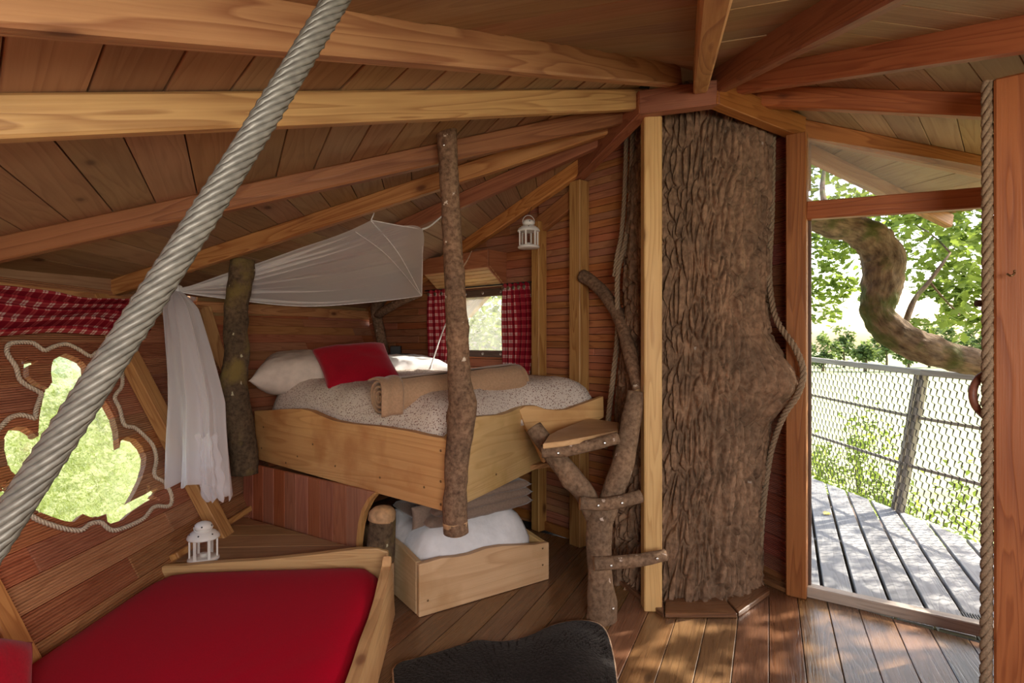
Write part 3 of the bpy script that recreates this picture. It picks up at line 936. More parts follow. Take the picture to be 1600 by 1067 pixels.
# wall between the trunk and the door
DA, DB = V((1.50, 3.86, 0)), V((1.665, 3.38, 0))
PD = Plane(DA, DB - DA, (0, 0, 1), (1, 0.3, 0))
wall_door = struct('wall_door')
wall_rows(PD, wall_door, 0.0, 2.72, 0.128, lambda t: (0, (DB - DA).length), M['clad_red'], joint=(2, 3))
prism('backing', [PD.at(0, 0, .03), PD.at((DB - DA).length, 0, .03), PD.at((DB - DA).length, 2.7, .03), PD.at(0, 2.7, .03)], PD.n, .01, PD.ex, M['dark_hole'], wall_door)
prism('base_strip', [PD.at(.1, 0, -.03), PD.at((DB - DA).length, 0, -.03), PD.at((DB - DA).length, .05, -.03), PD.at(.1, .05, -.03)], PD.n, .025, PD.ex, M['larch_red'], wall_door, .004)

# door opening
door_1 = struct('door_1', (1.63, 3.29, 0))
JL, JR = V((1.635, 3.30, 0)), V((2.44, 2.735, 0))
ed = (JR - JL).normalized()
beam('jamb', JL, JL + V((0, 0, 2.63)), 0.105, 0.10, M['larch_red'], door_1, up=(-ed.y, ed.x, 0))
beam('jamb', JR, JR + V((0, 0, 2.45)), 0.10, 0.10, M['larch_red'], door_1, up=(-ed.y, ed.x, 0))
beam('transom', JL + ed * .05 + V((0, 0, 2.19)), JR + V((0, 0, 2.145)), 0.06, 0.10, M['larch_red'], door_1)
beam('sill', JL + ed * .04 + V((0.015, 0.02, .03)), JR + V((0.015, 0.02, .03)), 0.07, 0.06, M['grey_timber'], door_1)
PDo = Plane(JL, ed, (0, 0, 1), (0.6, 0.8, 0))
tri = [PDo.pt(u, v) for u, v in ((1262, 215), (1262, 325), (1548, 300), (1548, 262))]
po = prism('pane', tri, PDo.n, .006, PDo.ex, M['hazy_pane'], door_1)
tag(po, 'triangular dusty pane above the transom')
for k, z in enumerate((1.6, .4)):
    beam('stop_strip', JL + ed * .055 + V((0.02, .03, 0.06)), JL + ed * .055 + V((0.02, .03, 2.14)), .02, .03, M['dark_frame'], door_1, up=(0, 1, 0)) if k == 0 else None

# timber post and hanging rope at the right
pv = V((0.766, -0.643, 0)); pdp = V((0.643, 0.766, 0))
post_o = V((1.84, 2.2, 0))
wall_right = struct('wall_right', (2.0, 2.2, 0))
prism('door_post', [post_o, post_o + pv * .34, post_o + pv * .34 + V((0, 0, 2.455)), post_o + V((0, 0, 2.455))], pdp, .11, (0, 0, 1), M['larch_red'], wall_right, .008)
# the part of the room behind the camera
for nm, pts in (('plank', [(2.46, 2.72), (2.68, 2.50)]),):
    a, b = pts
    prism(nm, [V((*a, 0)), V((*b, 0)), V((*b, 2.5)), V((*a, 2.5))], (1, 1, 0), .03, (1, -1, 0), M['rear_board'], wall_right)
def holed(parent, p0, p1, z1, h0, h1, zb, zt, n):  # openings added where the unseen fill lamps stand
    p0, p1 = V(p0), V(p1)
    d = (p1 - p0).normalized(); L = (p1 - p0).length
    for (a, b, c, e) in ((0, L, 0, zb), (0, L, zt, z1), (0, h0, zb, zt), (h1, L, zb, zt)):
        prism('plank', [p0 + d * a + V((0, 0, c)), p0 + d * b + V((0, 0, c)), p0 + d * b + V((0, 0, e)), p0 + d * a + V((0, 0, e))], n, .03, d, M['rear_board'], parent)
holed(wall_right, (2.68, 2.5, 0), (2.68, -1.28, 0), 2.4, 1.6, 3.2, 0.8, 1.8, (1, 0, 0))
wall_rear = struct('wall_rear', (0, -1.28, 0))
holed(wall_rear, (2.68, -1.28, 0), (-2.5, -1.28, 0), 2.35, 0.95, 3.35, 0.98, 2.12, (0, -1, 0))
prism('plank', [V((-2.5, -1.3, 2.36)), V((2.7, -1.3, 2.36)), V((2.7, .4, 2.36)), V((-2.5, .4, 2.36))], (0, 0, 1), .02, (1, 0, 0), M['rear_board'], wall_rear)

# ------------------------------------------------------------------ roof: rafters fan out from the collar round the trunk
ceiling = struct('ceiling', (1.15, 3.6, 2.7))
RAF = [  # start, plan angle, slope, reach, height, width, material
    ((1.80, 3.66, 2.69), 24.0, .21, 1.62, .10, .06, 'larch_red'),
    ((1.75, 3.40, 2.69), -8.0, .27, 1.75, .11, .06, 'larch_red'),
    ((1.35, 3.15, 2.79), -30.0, .26, 2.0, .11, .06, 'larch_red'),
    ((1.19, 3.05, 2.82), -64.0, .27, 3.3, .12, .06, 'larch_red'),
    ((1.08, 3.00, 2.81), -93.0, .275, 3.2, .13, .06, 'larch_red'),
    ((0.98, 3.00, 2.80), -107.0, .30, 3.2, .12, .07, 'larch'),
    ((0.83, 3.00, 2.84), -130.6, .30, 3.5, .12, .06, 'larch'),
    ((0.70, 3.15, 2.77), -137.5, .30, 3.6, .105, .06, 'larch'),
    ((0.68, 3.30, 2.76), -165.1, .30, 3.62, .105, .06, 'larch_red'),
    ((0.62, 3.50, 2.77), 175.3, .30, 3.5, .105, .06, 'larch'),
    ((0.59, 3.65, 2.75), 156.3, .30, 3.35, .105, .06, 'larch_red'),
    ((0.52, 4.00, 2.69), 132.1, .30, 3.3, .11, .06, 'larch'),
    ((0.60, 4.25, 2.69), 112.0, .30, 3.0, .11, .06, 'larch'),
]
def rpt(i, d, up=0.0):
    s, a, k, L, h, w, m = RAF[i]
    a = math.radians(a)
    return V(s) + V((math.cos(a), math.sin(a), -k)) * d + V((0, 0, up))
for i, (s, a, k, L, h, w, m) in enumerate(RAF):
    beam('rafter', rpt(i, -.06), rpt(i, L), w, h, M[m], ceiling, bev=.008)
PWID = 0.173
for i in range(len(RAF) - 1):
    lim = min(RAF[i][3], RAF[i + 1][3])
    ns = 12
    fv = [rpt(q, -.1 + (lim + .1) * k / ns, hgt) for hgt in (.082, .10) for k in range(ns + 1) for q in (i, i + 1)]
    ff = []
    for k in range(ns):
        ff += [[2 * k, 2 * k + 1, 2 * k + 3, 2 * k + 2], [2 * (ns + 1) + 2 * k, 2 * (ns + 1) + 2 * k + 2, 2 * (ns + 1) + 2 * k + 3, 2 * (ns + 1) + 2 * k + 1]]
    mk('roof_backing', fv, ff, M['dark_hole'], ceiling)  # unseen dark skin added over the boards to block light at the seams
    d = -0.05 + R.uniform(0, .1)
    while d < lim:
        e = min(d + PWID, lim)
        j = R.uniform(0, .004)
        pts = [rpt(i, d + .003, .055 + j), rpt(i + 1, d + .003, .055 + j), rpt(i + 1, e - .0015, .055 + j), rpt(i, e - .0015, .055 + j)]
        n = (pts[1] - pts[0]).cross(pts[3] - pts[0])
        if n.z < 0: n = -n
        prism('plank', pts, n, .02, pts[1] - pts[0], M['roof_board'], ceiling, .002)
        d = e
# collar of beams round the trunk
cA, cB, cC, cD = V((0.70, 3.07, 2.715)), V((1.05, 2.98, 2.727)), V((1.66, 3.34, 2.685)), V((0.47, 4.14, 2.655))
cE, cG = V((1.75, 4.0, 2.7)), V((1.1, 4.4, 2.7))
for a, b in ((cA, cB), (cB, cC), (cD, cA)):
    beam('collar_beam', a, b, .07, .125, M['larch_red'], ceiling, bev=.004, ext=.02)
beam('collar_post', V((0.757, 3.13, 0)), V((0.757, 3.13, 2.66)), .096, .09, M['larch_pale'], ceiling, up=(0, 1, 0), bev=.006)
# boarded cap over the trunk
for a, b in (((.22, 4.60), (.62, 4.60)), ((.62, 4.60), (1.90, 4.42)), ((1.90, 4.42), (1.86, 3.62))):
    prism('closing_board', [V((*a, 2.40)), V((*b, 2.40)), V((*b, 2.94)), V((*a, 2.94))], (b[1] - a[1], a[0] - b[0], 0), -.02, (b[0] - a[0], b[1] - a[1], 0), M['roof_board'], ceiling)
prism('eave_board', [V((-2.60, -1.2, 1.62)), V((-2.60, 4.75, 1.62)), V((-2.60, 4.75, 1.98)), V((-2.60, -1.2, 1.98))], (-1, 0, 0), .02, (0, 1, 0), M['roof_board'], ceiling)
prism('eave_board', [V((-2.60, 4.7, 1.62)), V((-1.5, 6.33, 1.62)), V((-1.5, 6.33, 2.05)), V((-2.60, 4.7, 2.05))], (-.85, .52, 0), .02, (.5, .85, 0), M['roof_board'], ceiling)
prism('cap_board', [V((0.3, 2.9, 2.93)), V((1.9, 2.9, 2.93)), V((1.9, 4.4, 2.93)), V((0.3, 4.4, 2.93))], (0, 0, 1), .02, (1, 0, 0), M['roof_board'], ceiling)

# ------------------------------------------------------------------ the oak the house is built round
oak = thing('oak_tree', 'huge oak with deep furrowed bark standing indoors between pale post and doorway', 'tree', (1.10, 3.62, 0))
def trunk_axis(z):
    return 1.055 + 0.05 * min(max(z, 0), 2.7) + 0.008 * math.sin(z * 2.2), 3.63
def trunk_rad(z):
    return 0.458 + .03 * max(0, 1 - max(z, 0) / .5) ** 2 - max(0, z - 1.3) * .03 + 0.006 * math.sin(z * 3.1)
def make_trunk():
    nz, nf, nk = 500, 430, 40
    z0, z1 = -0.12, 3.05
    angs = [math.radians(-212 + 234 * i / nf) for i in range(nf)] + [math.radians(22 + 126 * i / nk) for i in range(nk)]
    na = len(angs)
    verts, faces = [], []
    vor = noise.voronoi
    for j in range(nz + 1):
        z = z0 + (z1 - z0) * j / nz
        cx, cy = trunk_axis(z)
        r0 = trunk_rad(z)
        for i, a in enumerate(angs):
            ca, sa = math.cos(a), math.sin(a)
            r = r0 * (1 + 0.015 * math.sin(3 * a + 1.0 + z))
            da = (a + 0.72 + math.pi) % (2 * math.pi) - math.pi
            bz = (z - 1.22) / .19
            burr = math.exp(-bz * bz - (da / .48) ** 2)
            r += 0.185 * burr
            kda = (a - 4.50 + math.pi) % (2 * math.pi) - math.pi
            kn = math.exp(-((z - 1.30) / .05) ** 2 - (kda / .12) ** 2)
            r += 0.030 * kn
            if kn > .65: r -= (kn - .65) * .11
            if i < nf:
                q = V((ca * 0.47 * 30, sa * 0.47 * 30, z * 5.0))
                wv = noise.noise_vector(V((ca * 3, sa * 3, z * 2.6))) * .75 + noise.noise_vector(V((ca * 8, sa * 8, z * 5))) * .36
                q += V((wv.x, wv.y, wv.z * .8))
                d, pp = vor(q)
                e = min(1.0, (d[1] - d[0]) / 0.30)
                plate = e * e * (3 - 2 * e)
                hsh = math.sin(pp[0].x * 12.9 + pp[0].y * 78.2 + pp[0].z * 37.7) * 43758.5
                hsh -= math.floor(hsh)
                q2 = V((ca * 0.47 * 75, sa * 0.47 * 75, z * 20)) + wv * .8
                d2 = vor(q2)[0]
                pl2 = min(1.0, (d2[1] - d2[0]) / .3)
                fl = 1 - .55 * burr
                r += fl * (0.052 * (plate - 1) + (0.014 * (hsh - .5) + 0.006 * (pl2 - 1)) * plate)
                r += 0.010 * noise.noise(V((ca * 9, sa * 9, z * 3))) + 0.0025 * noise.noise(V((ca * 60, sa * 60, z * 24)))
            verts.append(V((cx + ca * r, cy + sa * r, z)))
    for j in range(nz):
        for i in range(na):
            k = (i + 1) % na
            faces.append([j * na + i, j * na + k, (j + 1) * na + k, (j + 1) * na + i])
    return mk('trunk', verts, faces, M['trunk_bark'], oak, smooth=True)
make_trunk()
kc = V((1.61, 3.38, 1.22))
# smooth scar on the burr
sc_ = bpy.data.meshes.get('x')
# bough that leaves the trunk behind the jamb and swings across the doorway
bp = [W(1150, 330, 3.75), W(1240, 338, 3.85), W(1300, 348, 3.95), W(1350, 368, 4.0), W(1379, 402, 4.0), W(1378, 445, 3.98), W(1372, 488, 3.95), W(1400, 522, 3.9), W(1455, 548, 3.85), W(1530, 568, 3.8), W(1600, 578, 3.75), W(1700, 560, 3.7)]
br = [.10, .085, .082, .10, .135, .125, .10, .105, .10, .085, .08, .07]
tube('bough', bp, br, M['bough_bark'], oak, seg=56, sub=16, rough=.013, rscale=15, seed=3, bumps=((1.05, 1.2, .03, .1), (.75, 3.0, .03, .08)))
for pts, rr in (([W(1412, 515, 3.9), W(1428, 470, 4.0), W(1452, 440, 4.15), W(1485, 395, 4.3)], [.022, .018, .014, .008]),
                ([W(1452, 440, 4.15), W(1478, 470, 4.2), W(1500, 492, 4.3)], [.009, .007, .004]),
                ([W(1300, 350, 3.95), W(1285, 300, 4.4), W(1290, 250, 4.9)], [.03, .02, .01]),
                ([W(1240, 300, 4.2), W(1290, 330, 4.4), W(1330, 318, 4.8)], [.03, .022, .012]),
                ([W(1485, 395, 4.3), W(1462, 372, 4.5), W(1430, 350, 4.7)], [.009, .007, .004])):
    tube('branch', pts, rr, M['bough_bark'], oak, seg=8, sub=5, rough=.003)

# oak leaf: lobed blade folded along the midrib
def leaf_pts(sz):
    half = [(0, 0), (.12, .05), (.22, .17), (.34, .13), (.46, .27), (.58, .18), (.72, .27), (.84, .15), (1, 0)]
    return [(x * sz, y * sz) for x, y in half]
def leaf_geo(sz=1.0):
    h = leaf_pts(sz)
    vs = [V((x, 0, -0.03 * sz * math.sin(x / sz * 3))) for x, y in h]
    n = len(vs)
    up = [V((x, y, .08 * y)) for x, y in h[1:-1]]
    dn = [V((x, -y, .08 * y)) for x, y in h[1:-1]]
    verts = vs + up + dn
    faces = []
    m = len(up)
    for s, base in ((0, n), (1, n + m)):
        for i in range(n - 1):
            a, b = i, i + 1
            c = base + i if i < m else None       # up[i] pairs with vs[i+1]
            d_ = base + i - 1 if i - 1 >= 0 else None
            f = [a, b] + ([c] if c is not None else []) + ([d_] if d_ is not None else [])
            if s: f.reverse()
            if len(f) >= 3: faces.append(f)
    return verts, faces
LV, LF = leaf_geo(1.0)
leaf_me = mesh_of('leaf', LV, LF, M['leaf_oak'], smooth=True)
def rand_rot():
    q = V((R.gauss(0, 1), R.gauss(0, 1), R.gauss(0, .6)))
    x = q.normalized()
    n = V((R.gauss(0, .6), R.gauss(0, .6), 1)).normalized()
    n = (n - x * n.dot(x)).normalized()
    y = n.cross(x)
    return Matrix((x, y, n)).transposed()
SIMPLE = ([V((0, 0, 0)), V((.45, .3, .05)), V((1, 0, -.05)), V((.5, -.3, .05))], [[0, 1, 2], [0, 2, 3]])
def leaf_cloud(name, centres, n, sz, mat, parent, full=False):
    """n leaves scattered in ellipsoids (centre, radii, weight)"""
    gv, gf = (LV, LF) if full else SIMPLE
    verts, faces = [], []
    tw = sum(c[2] for c in centres)
    for (c, r, w) in centres:
        # sub-clumps so that the crown has masses and gaps
        k = max(3, int(n * w / tw / 45))
        cl = []
        for _ in range(k):
            d = V((R.gauss(0, 1), R.gauss(0, 1), R.gauss(0, 1))).normalized() * (R.random() ** .4)
            cl.append(V(c) + V((d.x * r[0], d.y * r[1], d.z * r[2])))
        for _ in range(int(n * w / tw)):
            q = R.choice(cl) + V((R.gauss(0, .16 * r[0]), R.gauss(0, .16 * r[1]), R.gauss(0, .13 * r[2])))
            m = rand_rot()
            s = sz * R.uniform(.7, 1.25)
            b = len(verts)
            verts.extend(q + (m @ p) * s for p in gv)
            faces.extend([i + b for i in f] for f in gf)
    o = mk(name, verts, faces, mat, parent)
    o['kind'] = 'stuff'
    return o

leaf_cloud('upper_foliage', [((6.4, 4.6, 4.1), (1.5, 2.2, 1.3), 3), ((7.6, 6.3, 4.3), (1.5, 2.0, 1.3), 2), ((5.6, 3.3, 3.6), (1.1, 1.4, .9), 1.6)], 2700, .15, M['leaf_oak'], oak)
# leaves near the doorway, one by one
spots = []
for (u, v, y, su, sv, sy, n) in ((1470, 375, 4.5, 42, 26, .3, 66), (1500, 430, 4.5, 26, 30, .3, 60), (1440, 430, 4.7, 26, 20, .3, 40), (1415, 355, 4.9, 25, 12, .3, 26), (1490, 500, 4.5, 30, 14, .25, 34), (1430, 505, 4.5, 14, 10, .2, 16),
                                 (1300, 285, 5.0, 22, 22, .3, 34), (1352, 300, 5.2, 25, 14, .3, 22)):
    for _ in range(n):
        spots.append(W(u + R.gauss(0, su * .7), v + R.gauss(0, sv * .7), y + R.gauss(0, sy * .6)))
for p in spots[:298]:
    o = bpy.data.objects.new('leaf', leaf_me)
    s = R.uniform(.075, .12)
    attach(o, Matrix.Translation(p) @ rand_rot().to_4x4() @ Matrix.Scale(s, 4), oak)
leaf_cloud('foliage', [(W(1480, 380, 5.6), (.75, .5, .42), 3), (W(1440, 330, 6.0), (.9, .5, .3), 2), (W(1300, 270, 5.8), (.5, .5, .35), 1.6), (W(1500, 480, 5.4), (.35, .4, .3), 1.4), (W(1285, 420, 7.0), (.25, .6, .8), 1.2), (W(1560, 330, 5.2), (.6, .6, .6), 2), (W(1400, 130, 5.6), (2.0, 1.5, .6), 2), (W(1310, 440, 6.4), (.4, .5, .6), 1.6), (W(1320, 330, 6.6), (.5, .5, .4), 1.4)], 4600, .105, M['leaf_oak'], oak, True)

# ------------------------------------------------------------------ deck, railing, grounds
deck = struct('deck', (2.6, 4.2, -0.03))
DCONV = [(1.30, 3.62), (1.66, 3.35), (2.80, 2.50), (3.56, 2.2), (3.46, 4.2), (3.37, 5.0), (3.32, 6.5), (2.7, 7.4), (1.4, 7.0)]
planks_on(deck, 'plank', DCONV, (0.431, 0.902), 0.168, -0.02, 0.03, M['deck_board'], gap=.020, off=.02, bev=.004)
prism('deck_shade', [V((p[0], p[1], -.20)) for p in DCONV], (0, 0, 1), .02, (1, 0, 0), M['dark_frame'], deck)  # added dark sheet, its colour stands in for shade under the deck
for p0, p1 in (((1.5, 6.2, -.11), (3.3, 5.6, -.11)), ((1.7, 4.6, -.11), (3.4, 4.1, -.11)), ((2.2, 3.3, -.11), (3.5, 2.9, -.11))):
    beam('joist', p0, p1, .06, .10, M['grey_timber'], deck)
vent = thing('floor_vent', 'small dark grated vent set into the grey deck boards', 'vent', (2.43, 3.03, -.018))
vx = V((.431, .902, 0)); vy = V((.902, -.431, 0)); vo_ = V((2.46, 3.05, -.018))
for k in range(9):
    beam('bar', vo_ - vx * .06 + vy * (k * .012 - .05), vo_ + vx * .06 + vy * (k * .012 - .05), .005, .006, M['dark_steel'], vent, bev=0)
yl = put('fallen_leaf', mesh_of('fallen_leaf', [p * .11 for p in LV], LF, M['leaf_yellow']), Matrix.Translation(W(1287, 806, 4.86) + V((0, 0, .012))) @ Matrix.Rotation(.7, 4, 'Z') @ Matrix.Rotation(.25, 4, 'X'))
tag(yl, 'single yellow oak leaf lying on the grey deck boards', 'leaf')

rail = thing('net_railing', 'grey timber deck railing hung with dark wire netting', 'railing', (3.4, 4.6, 0))
RB_ = [V((3.33, 7.0, 0)), V((3.34, 5.0, 0)), V((3.47, 4.2, 0)), V((3.58, 2.2, 0))]
RT_ = [V((3.36, 7.2, 1.27)), V((3.45, 4.82, 1.19)), V((3.58, 4.1, 1.17)), V((3.72, 2.1, 1.15))]
for a, b in zip(RT_[:-1], RT_[1:]):
    beam('handrail', a, b, .07, .05, M['grey_timber'], rail, ext=.01)
for k in range(4):
    b, t = RB_[k], RT_[k]
    if k == 2: continue
    beam('rail_post', b - V((0, 0, .2)), t - V((0, 0, .02)), .055, .05, M['grey_timber'], rail, up=(1, 0, 0))
    beam('rail_post', b - V((-.01, -.085, .2)), t - V((-.01, -.085, .02)), .045, .05, M['grey_timber'], rail, up=(1, 0, 0))
for f in (.33, .68):
    for i in range(3):
        beam('mid_rail', RB_[i].lerp(RT_[i], f), RB_[i + 1].lerp(RT_[i + 1], f), 
             .022, .026, M['grey_timber'], rail, bev=.003, ext=.01)
def netting_panel():
    verts, faces = [], []
    r = .0034
    def wire(a, b):
        d = (b - a)
        if d.length < 1e-5: return
        d.normalize()
        x = d.orthogonal().normalized(); y = d.cross(x)
        k = len(verts)
        for p in (a, b):
            for q in range(3):
                an = 2.094 * q
                verts.append(p + (x * math.cos(an) + y * math.sin(an)) * r)
        for q in range(3):
            q2 = (q + 1) % 3
            faces.append([k + q, k + q2, k + 3 + q2, k + 3 + q])
    for i in range(3):
        b0, b1, t0, t1 = RB_[i], RB_[i + 1], RT_[i], RT_[i + 1]
        L = (b1 - b0).length
        cw, ch = .062, .058
        nu, nv = int(L / cw), int(1.2 / ch)
        def P(u, v):
            u = min(max(u / nu, 0), 1); v = min(max(v / nv, 0), 1)
            return b0.lerp(b1, u).lerp(t0.lerp(t1, u), v) + V((-.03, 0, 0))
        for v in range(nv + 1):
            for u in range(nu + 1):
                o = .5 * (v % 2)
                # hexagonal-ish cell: flat strand, then two short slanted ones
                a, b, c = P(u + o - .32, v + .1), P(u + o + .32, v - .1), P(u + o + .5 - .32 + .0, v + 1 + .1)
                wire(a, b)
                wire(b, P(u + o + .68, v + .1)) if False else None
                wire(P(u + o + .32, v - .1), P(u + o + .5 - .32, v - 1 + .1)) if v > 0 else None
                wire(a, P(u + o + .5 - .32 - .5, v + 1 - .1 + .0)) if v < nv else None
    return mk('wire_netting', verts, faces, M['net_wire'], rail)
nm_ = netting_panel(); nm_['kind'] = 'stuff'
def tree(name, label, base, h, crowns, n, sz, mat, group=None, tr=.12, bark_='bough_bark'):
    t = thing(name, label, 'tree' if 'tree' in name else 'shrub', base, group)
    tube('trunk', [V(base), V(base) + V((.1, 0, h * .5)), V(base) + V((0, .1, h))], [tr, tr * .8, tr * .4], M[bark_], t, seg=10, sub=4)
    c = leaf_cloud('crown', crowns, n, sz, M[mat], t)
    return t
G0 = -4.6
ground = tag(mk('ground', [V((-200, -60, G0)), V((260, -60, G0)), V((260, 320, G0)), V((-200, 320, G0))], [[0, 1, 2, 3]], M['field']), kind='structure')
tree('shrub', 'sunlit green shrub behind the netting, left part of the doorway', (4.6, 7.6, G0), 4.4, [((4.4, 7.6, -.4), (.6, .8, 1.1), 2), ((4.9, 6.6, -1.0), (.9, .9, 1.0), 2)], 4200, .085, 'leaf_light', tr=.05)
tree('shrub', 'sunlit green shrub behind the netting, right of the leaning rail post', (5.2, 5.2, G0), 3.5, [((5.2, 4.3, -.7), (.6, .5, .7), 2), ((5.6, 3.7, -1.0), (.6, .5, .6), 1)], 2600, .08, 'leaf_light', tr=.05)
fl = ['rounded tree on the far edge of the bright field, %s' % q for q in ('at the left jamb', 'second from the left jamb', 'third from the left jamb', 'left of the bough bend', 'under the bough bend', 'behind the small twig', 'right of the small twig', 'beside the hanging rope')]
for k in range(8):
    for row in (0, 1):
        y = 116 + 18 * row
        x = (54 + k * 8.6 + 4.2 * row) * y / 116
        hh_ = R.uniform(6.5, 9.5) + 3 * row
        tree('field_tree', fl[k].replace('rounded tree on the far edge of the bright field', ('rounded tree on the far field edge', 'taller tree behind the far field edge')[row]), (x, y, G0), 4, [((x, y, G0 + hh_ * .55), (2.7, 2.2, hh_ * .40), 1)], 800, 1.0, 'leaf_far', 'trees on the far field edge', tr=.3)
tree('garden_tree', 'dense bright green tree filling the frog-shaped window', (-7.2, 8.4, G0), 5, [((-6.2, 7.6, -.4), (1.8, 2.4, 2.2), 3), ((-7.4, 9.6, .2), (2.2, 2.2, 2.6), 3), ((-5.4, 5.6, -1.4), (1.2, 1.6, 1.3), 2)], 7000, .15, 'leaf_light')
tree('garden_tree', 'bright green tree outside the curtained window', (-.8, 10.5, G0), 6, [((-.6, 10.2, 1.0), (1.8, 1.5, 1.9), 1)], 5200, .14, 'leaf_light')

# ------------------------------------------------------------------ ropes
r_ = thing('trunk_rope', 'brown rope laid along the right edge of the big trunk', 'rope', (1.62, 3.5, 0.05))
def trunk_edge(v, side, extra=0.0):
    """point on the trunk surface seen at the silhouette height v"""
    return None
rp_r = [(1208, 205, 3.40), (1206, 330, 3.40), (1202, 420, 3.40), (1206, 470, 3.36), (1216, 505, 3.28), (1242, 543, 3.16), (1255, 580, 3.14), (1247, 615, 3.15), (1224, 650, 3.24), (1206, 700, 3.36), (1196, 760, 3.40), (1190, 820, 3.42), (1185, 893, 3.42)]
rope('cord', [W(*p) for p in rp_r], .019, M['hemp'], r_, sub=6, pitch=.10)
r_ = thing('trunk_rope', 'pair of brown ropes following the left edge of the trunk behind the pale post', 'rope', (.66, 3.7, .9))
rope('cord', [W(*p) for p in ((989, 190, 3.64), (986, 300, 3.64), (979, 370, 3.64), (965, 430, 3.63), (965, 520, 3.63), (959, 580, 3.63), (952, 640, 3.63), (945, 700, 3.63))], .019, M['hemp'], r_, sub=6, pitch=.10)
rope('cord', [W(*p) for p in ((979, 200, 3.66), (976, 300, 3.66), (971, 365, 3.66), (964, 400, 3.64), (960, 432, 3.66))], .016, M['hemp'], r_, sub=6, pitch=.09)
r_ = tag(rope('hanging_rope', [W(1543, 128, 2.235), W(1544, 400, 2.225), W(1543, 700, 2.225), W(1541, 1000, 2.225), W(1540, 1128, 2.225)], .0225, M['hemp'], None, sub=8, pitch=.135, seg=8),
         'thick brown rope hanging straight beside the reddish door post', 'rope')
r_ = tag(rope('steel_cable', [V((.02, 1.05, 2.68)), V((-.254, .83, 1.941)), V((-.56, .63, 1.242)), V((-.95, .373, .40))], .0185, M['cable'], None, strands=10, sub=20, pitch=.16, seg=7),
         'thick grey twisted cable slanting across the view close to the camera', 'cable')

# ------------------------------------------------------------------ soft shapes
def puff(name, centre, ax, ay, az, a, b, c, mat, parent=None, nu=40, nv=40, wr=0.006, seed=0, power=4.0, pinch=0.10, sag=None, edge=.55):
    """pillow: two bulged sheets sewn at the rim; ax, ay the flat directions, az the thickness"""
    centre, ax, ay, az = V(centre), V(ax).normalized(), V(ay).normalized(), V(az).normalized()
    verts, faces = [], []
    idx = {}
    for side in (1, -1):
        for j in range(nv + 1):
            for i in range(nu + 1):
                u, v = 2 * i / nu - 1, 2 * j / nv - 1
                if side == -1 and (i in (0, nu) or j in (0, nv)):
                    idx[(side, i, j)] = idx[(1, i, j)]; continue
                hgt = (max(0, 1 - abs(u) ** power) * max(0, 1 - abs(v) ** power)) ** edge
                pu = 1 - pinch * (1 - abs(v) ** 2) * abs(u) ** 3
                pvv = 1 - pinch * (1 - abs(u) ** 2) * abs(v) ** 3
                q = centre + ax * (a * u * pu) + ay * (b * v * pvv)
                w = noise.noise(q * 9 + V((seed, 0, 0))) * wr + noise.noise(q * 22 + V((0, seed, 0))) * wr * .4
                q = q + az * (side * (c * hgt + w * hgt))
                if sag: q = q + V((0, 0, sag(u, v)))
                idx[(side, i, j)] = len(verts)
                verts.append(q)
        for j in range(nv):
            for i in range(nu):
                f = [idx[(side, i, j)], idx[(side, i + 1, j)], idx[(side, i + 1, j + 1)], idx[(side, i, j + 1)]]
                if side == -1: f.reverse()
                faces.append(f)
    return mk(name, verts, faces, mat, parent, smooth=True)

def heap(name, outline, z0, hfun, mat, parent=None, rings=(1, .985, .965, .94, .9, .85, .78, .7, .6, .5, .4, .3, .2, .1), wr=.006, uvs=False):
    """mattress or quilt over a plan outline: rim at z0, height by distance from the rim"""
    n = len(outline)
    c = sum((V((p[0], p[1], 0)) for p in outline), V()) / n
    P = [V((p[0], p[1], 0)) for p in outline]
    def dist(q):
        best = 9
        for i in range(n):
            a, b = P[i], P[(i + 1) % n]
            d = b - a
            t = max(0, min(1, (q - a).dot(d) / max(1e-9, d.length_squared)))
            best = min(best, (q - a - d * t).length)
        return best
    verts, faces = [], []
    for s in rings:
        for p in P:
            q = c + (p - c) * s
            d = dist(q) if s < 1 else 0
            z = z0 + hfun(q, d)
            if s < 1: z += wr * noise.noise(q * 6) + wr * .5 * noise.noise(q * 15)
            verts.append(V((q.x, q.y, z)))
    for k in range(len(rings) - 1):
        for i in range(n):
            j = (i + 1) % n
            faces.append([k * n + i, k * n + j, (k + 1) * n + j, (k + 1) * n + i])
    b = len(verts)
    verts.append(V((c.x, c.y, z0 + hfun(c, dist(c)))))
    for i in range(n): faces.append([(len(rings) - 1) * n + i, (len(rings) - 1) * n + (i + 1) % n, b])
    # underside
    base = len(verts)
    for p in P: verts.append(V((p.x, p.y, z0 - .03)))
    for i in range(n):
        j = (i + 1) % n
        faces.append([i, base + i, base + j, j])
    faces.append([base + i for i in reversed(range(n))])
    return mk(name, verts, faces, mat, parent, smooth=True)

def resample(poly, step=.04, chaikin=2):
    P = [V((p[0], p[1], 0)) for p in poly]
    for _ in range(chaikin):
        Q = []
        for i in range(len(P)):
            a, b = P[i], P[(i + 1) % len(P)]
            L = (b - a).length
            c = min(.25, .09 / L)
            Q += [a.lerp(b, c), a.lerp(b, 1 - c)]
        P = Q
    out = []
    for i in range(len(P)):
        a, b = P[i], P[(i + 1) % len(P)]
        k = max(1, int((b - a).length / step))
        for q in range(k): out.append(a.lerp(b, q / k))
    return [(p.x, p.y) for p in out]

def screw(p, n, parent, mat='steel', r=.006):
    me = bpy.data.meshes.get('screw_' + mat) or lathe_mesh('screw_' + mat, [(1, 0), (1, .25), (.7, .5), (.25, .55)], M[mat], 10)
    n = V(n).normalized()
    x = n.orthogonal().normalized()
    m = Matrix((x, n.cross(x), n)).transposed().to_4x4(); m.translation = p
    return put('screw', me, m @ Matrix.Scale(r, 4), parent)

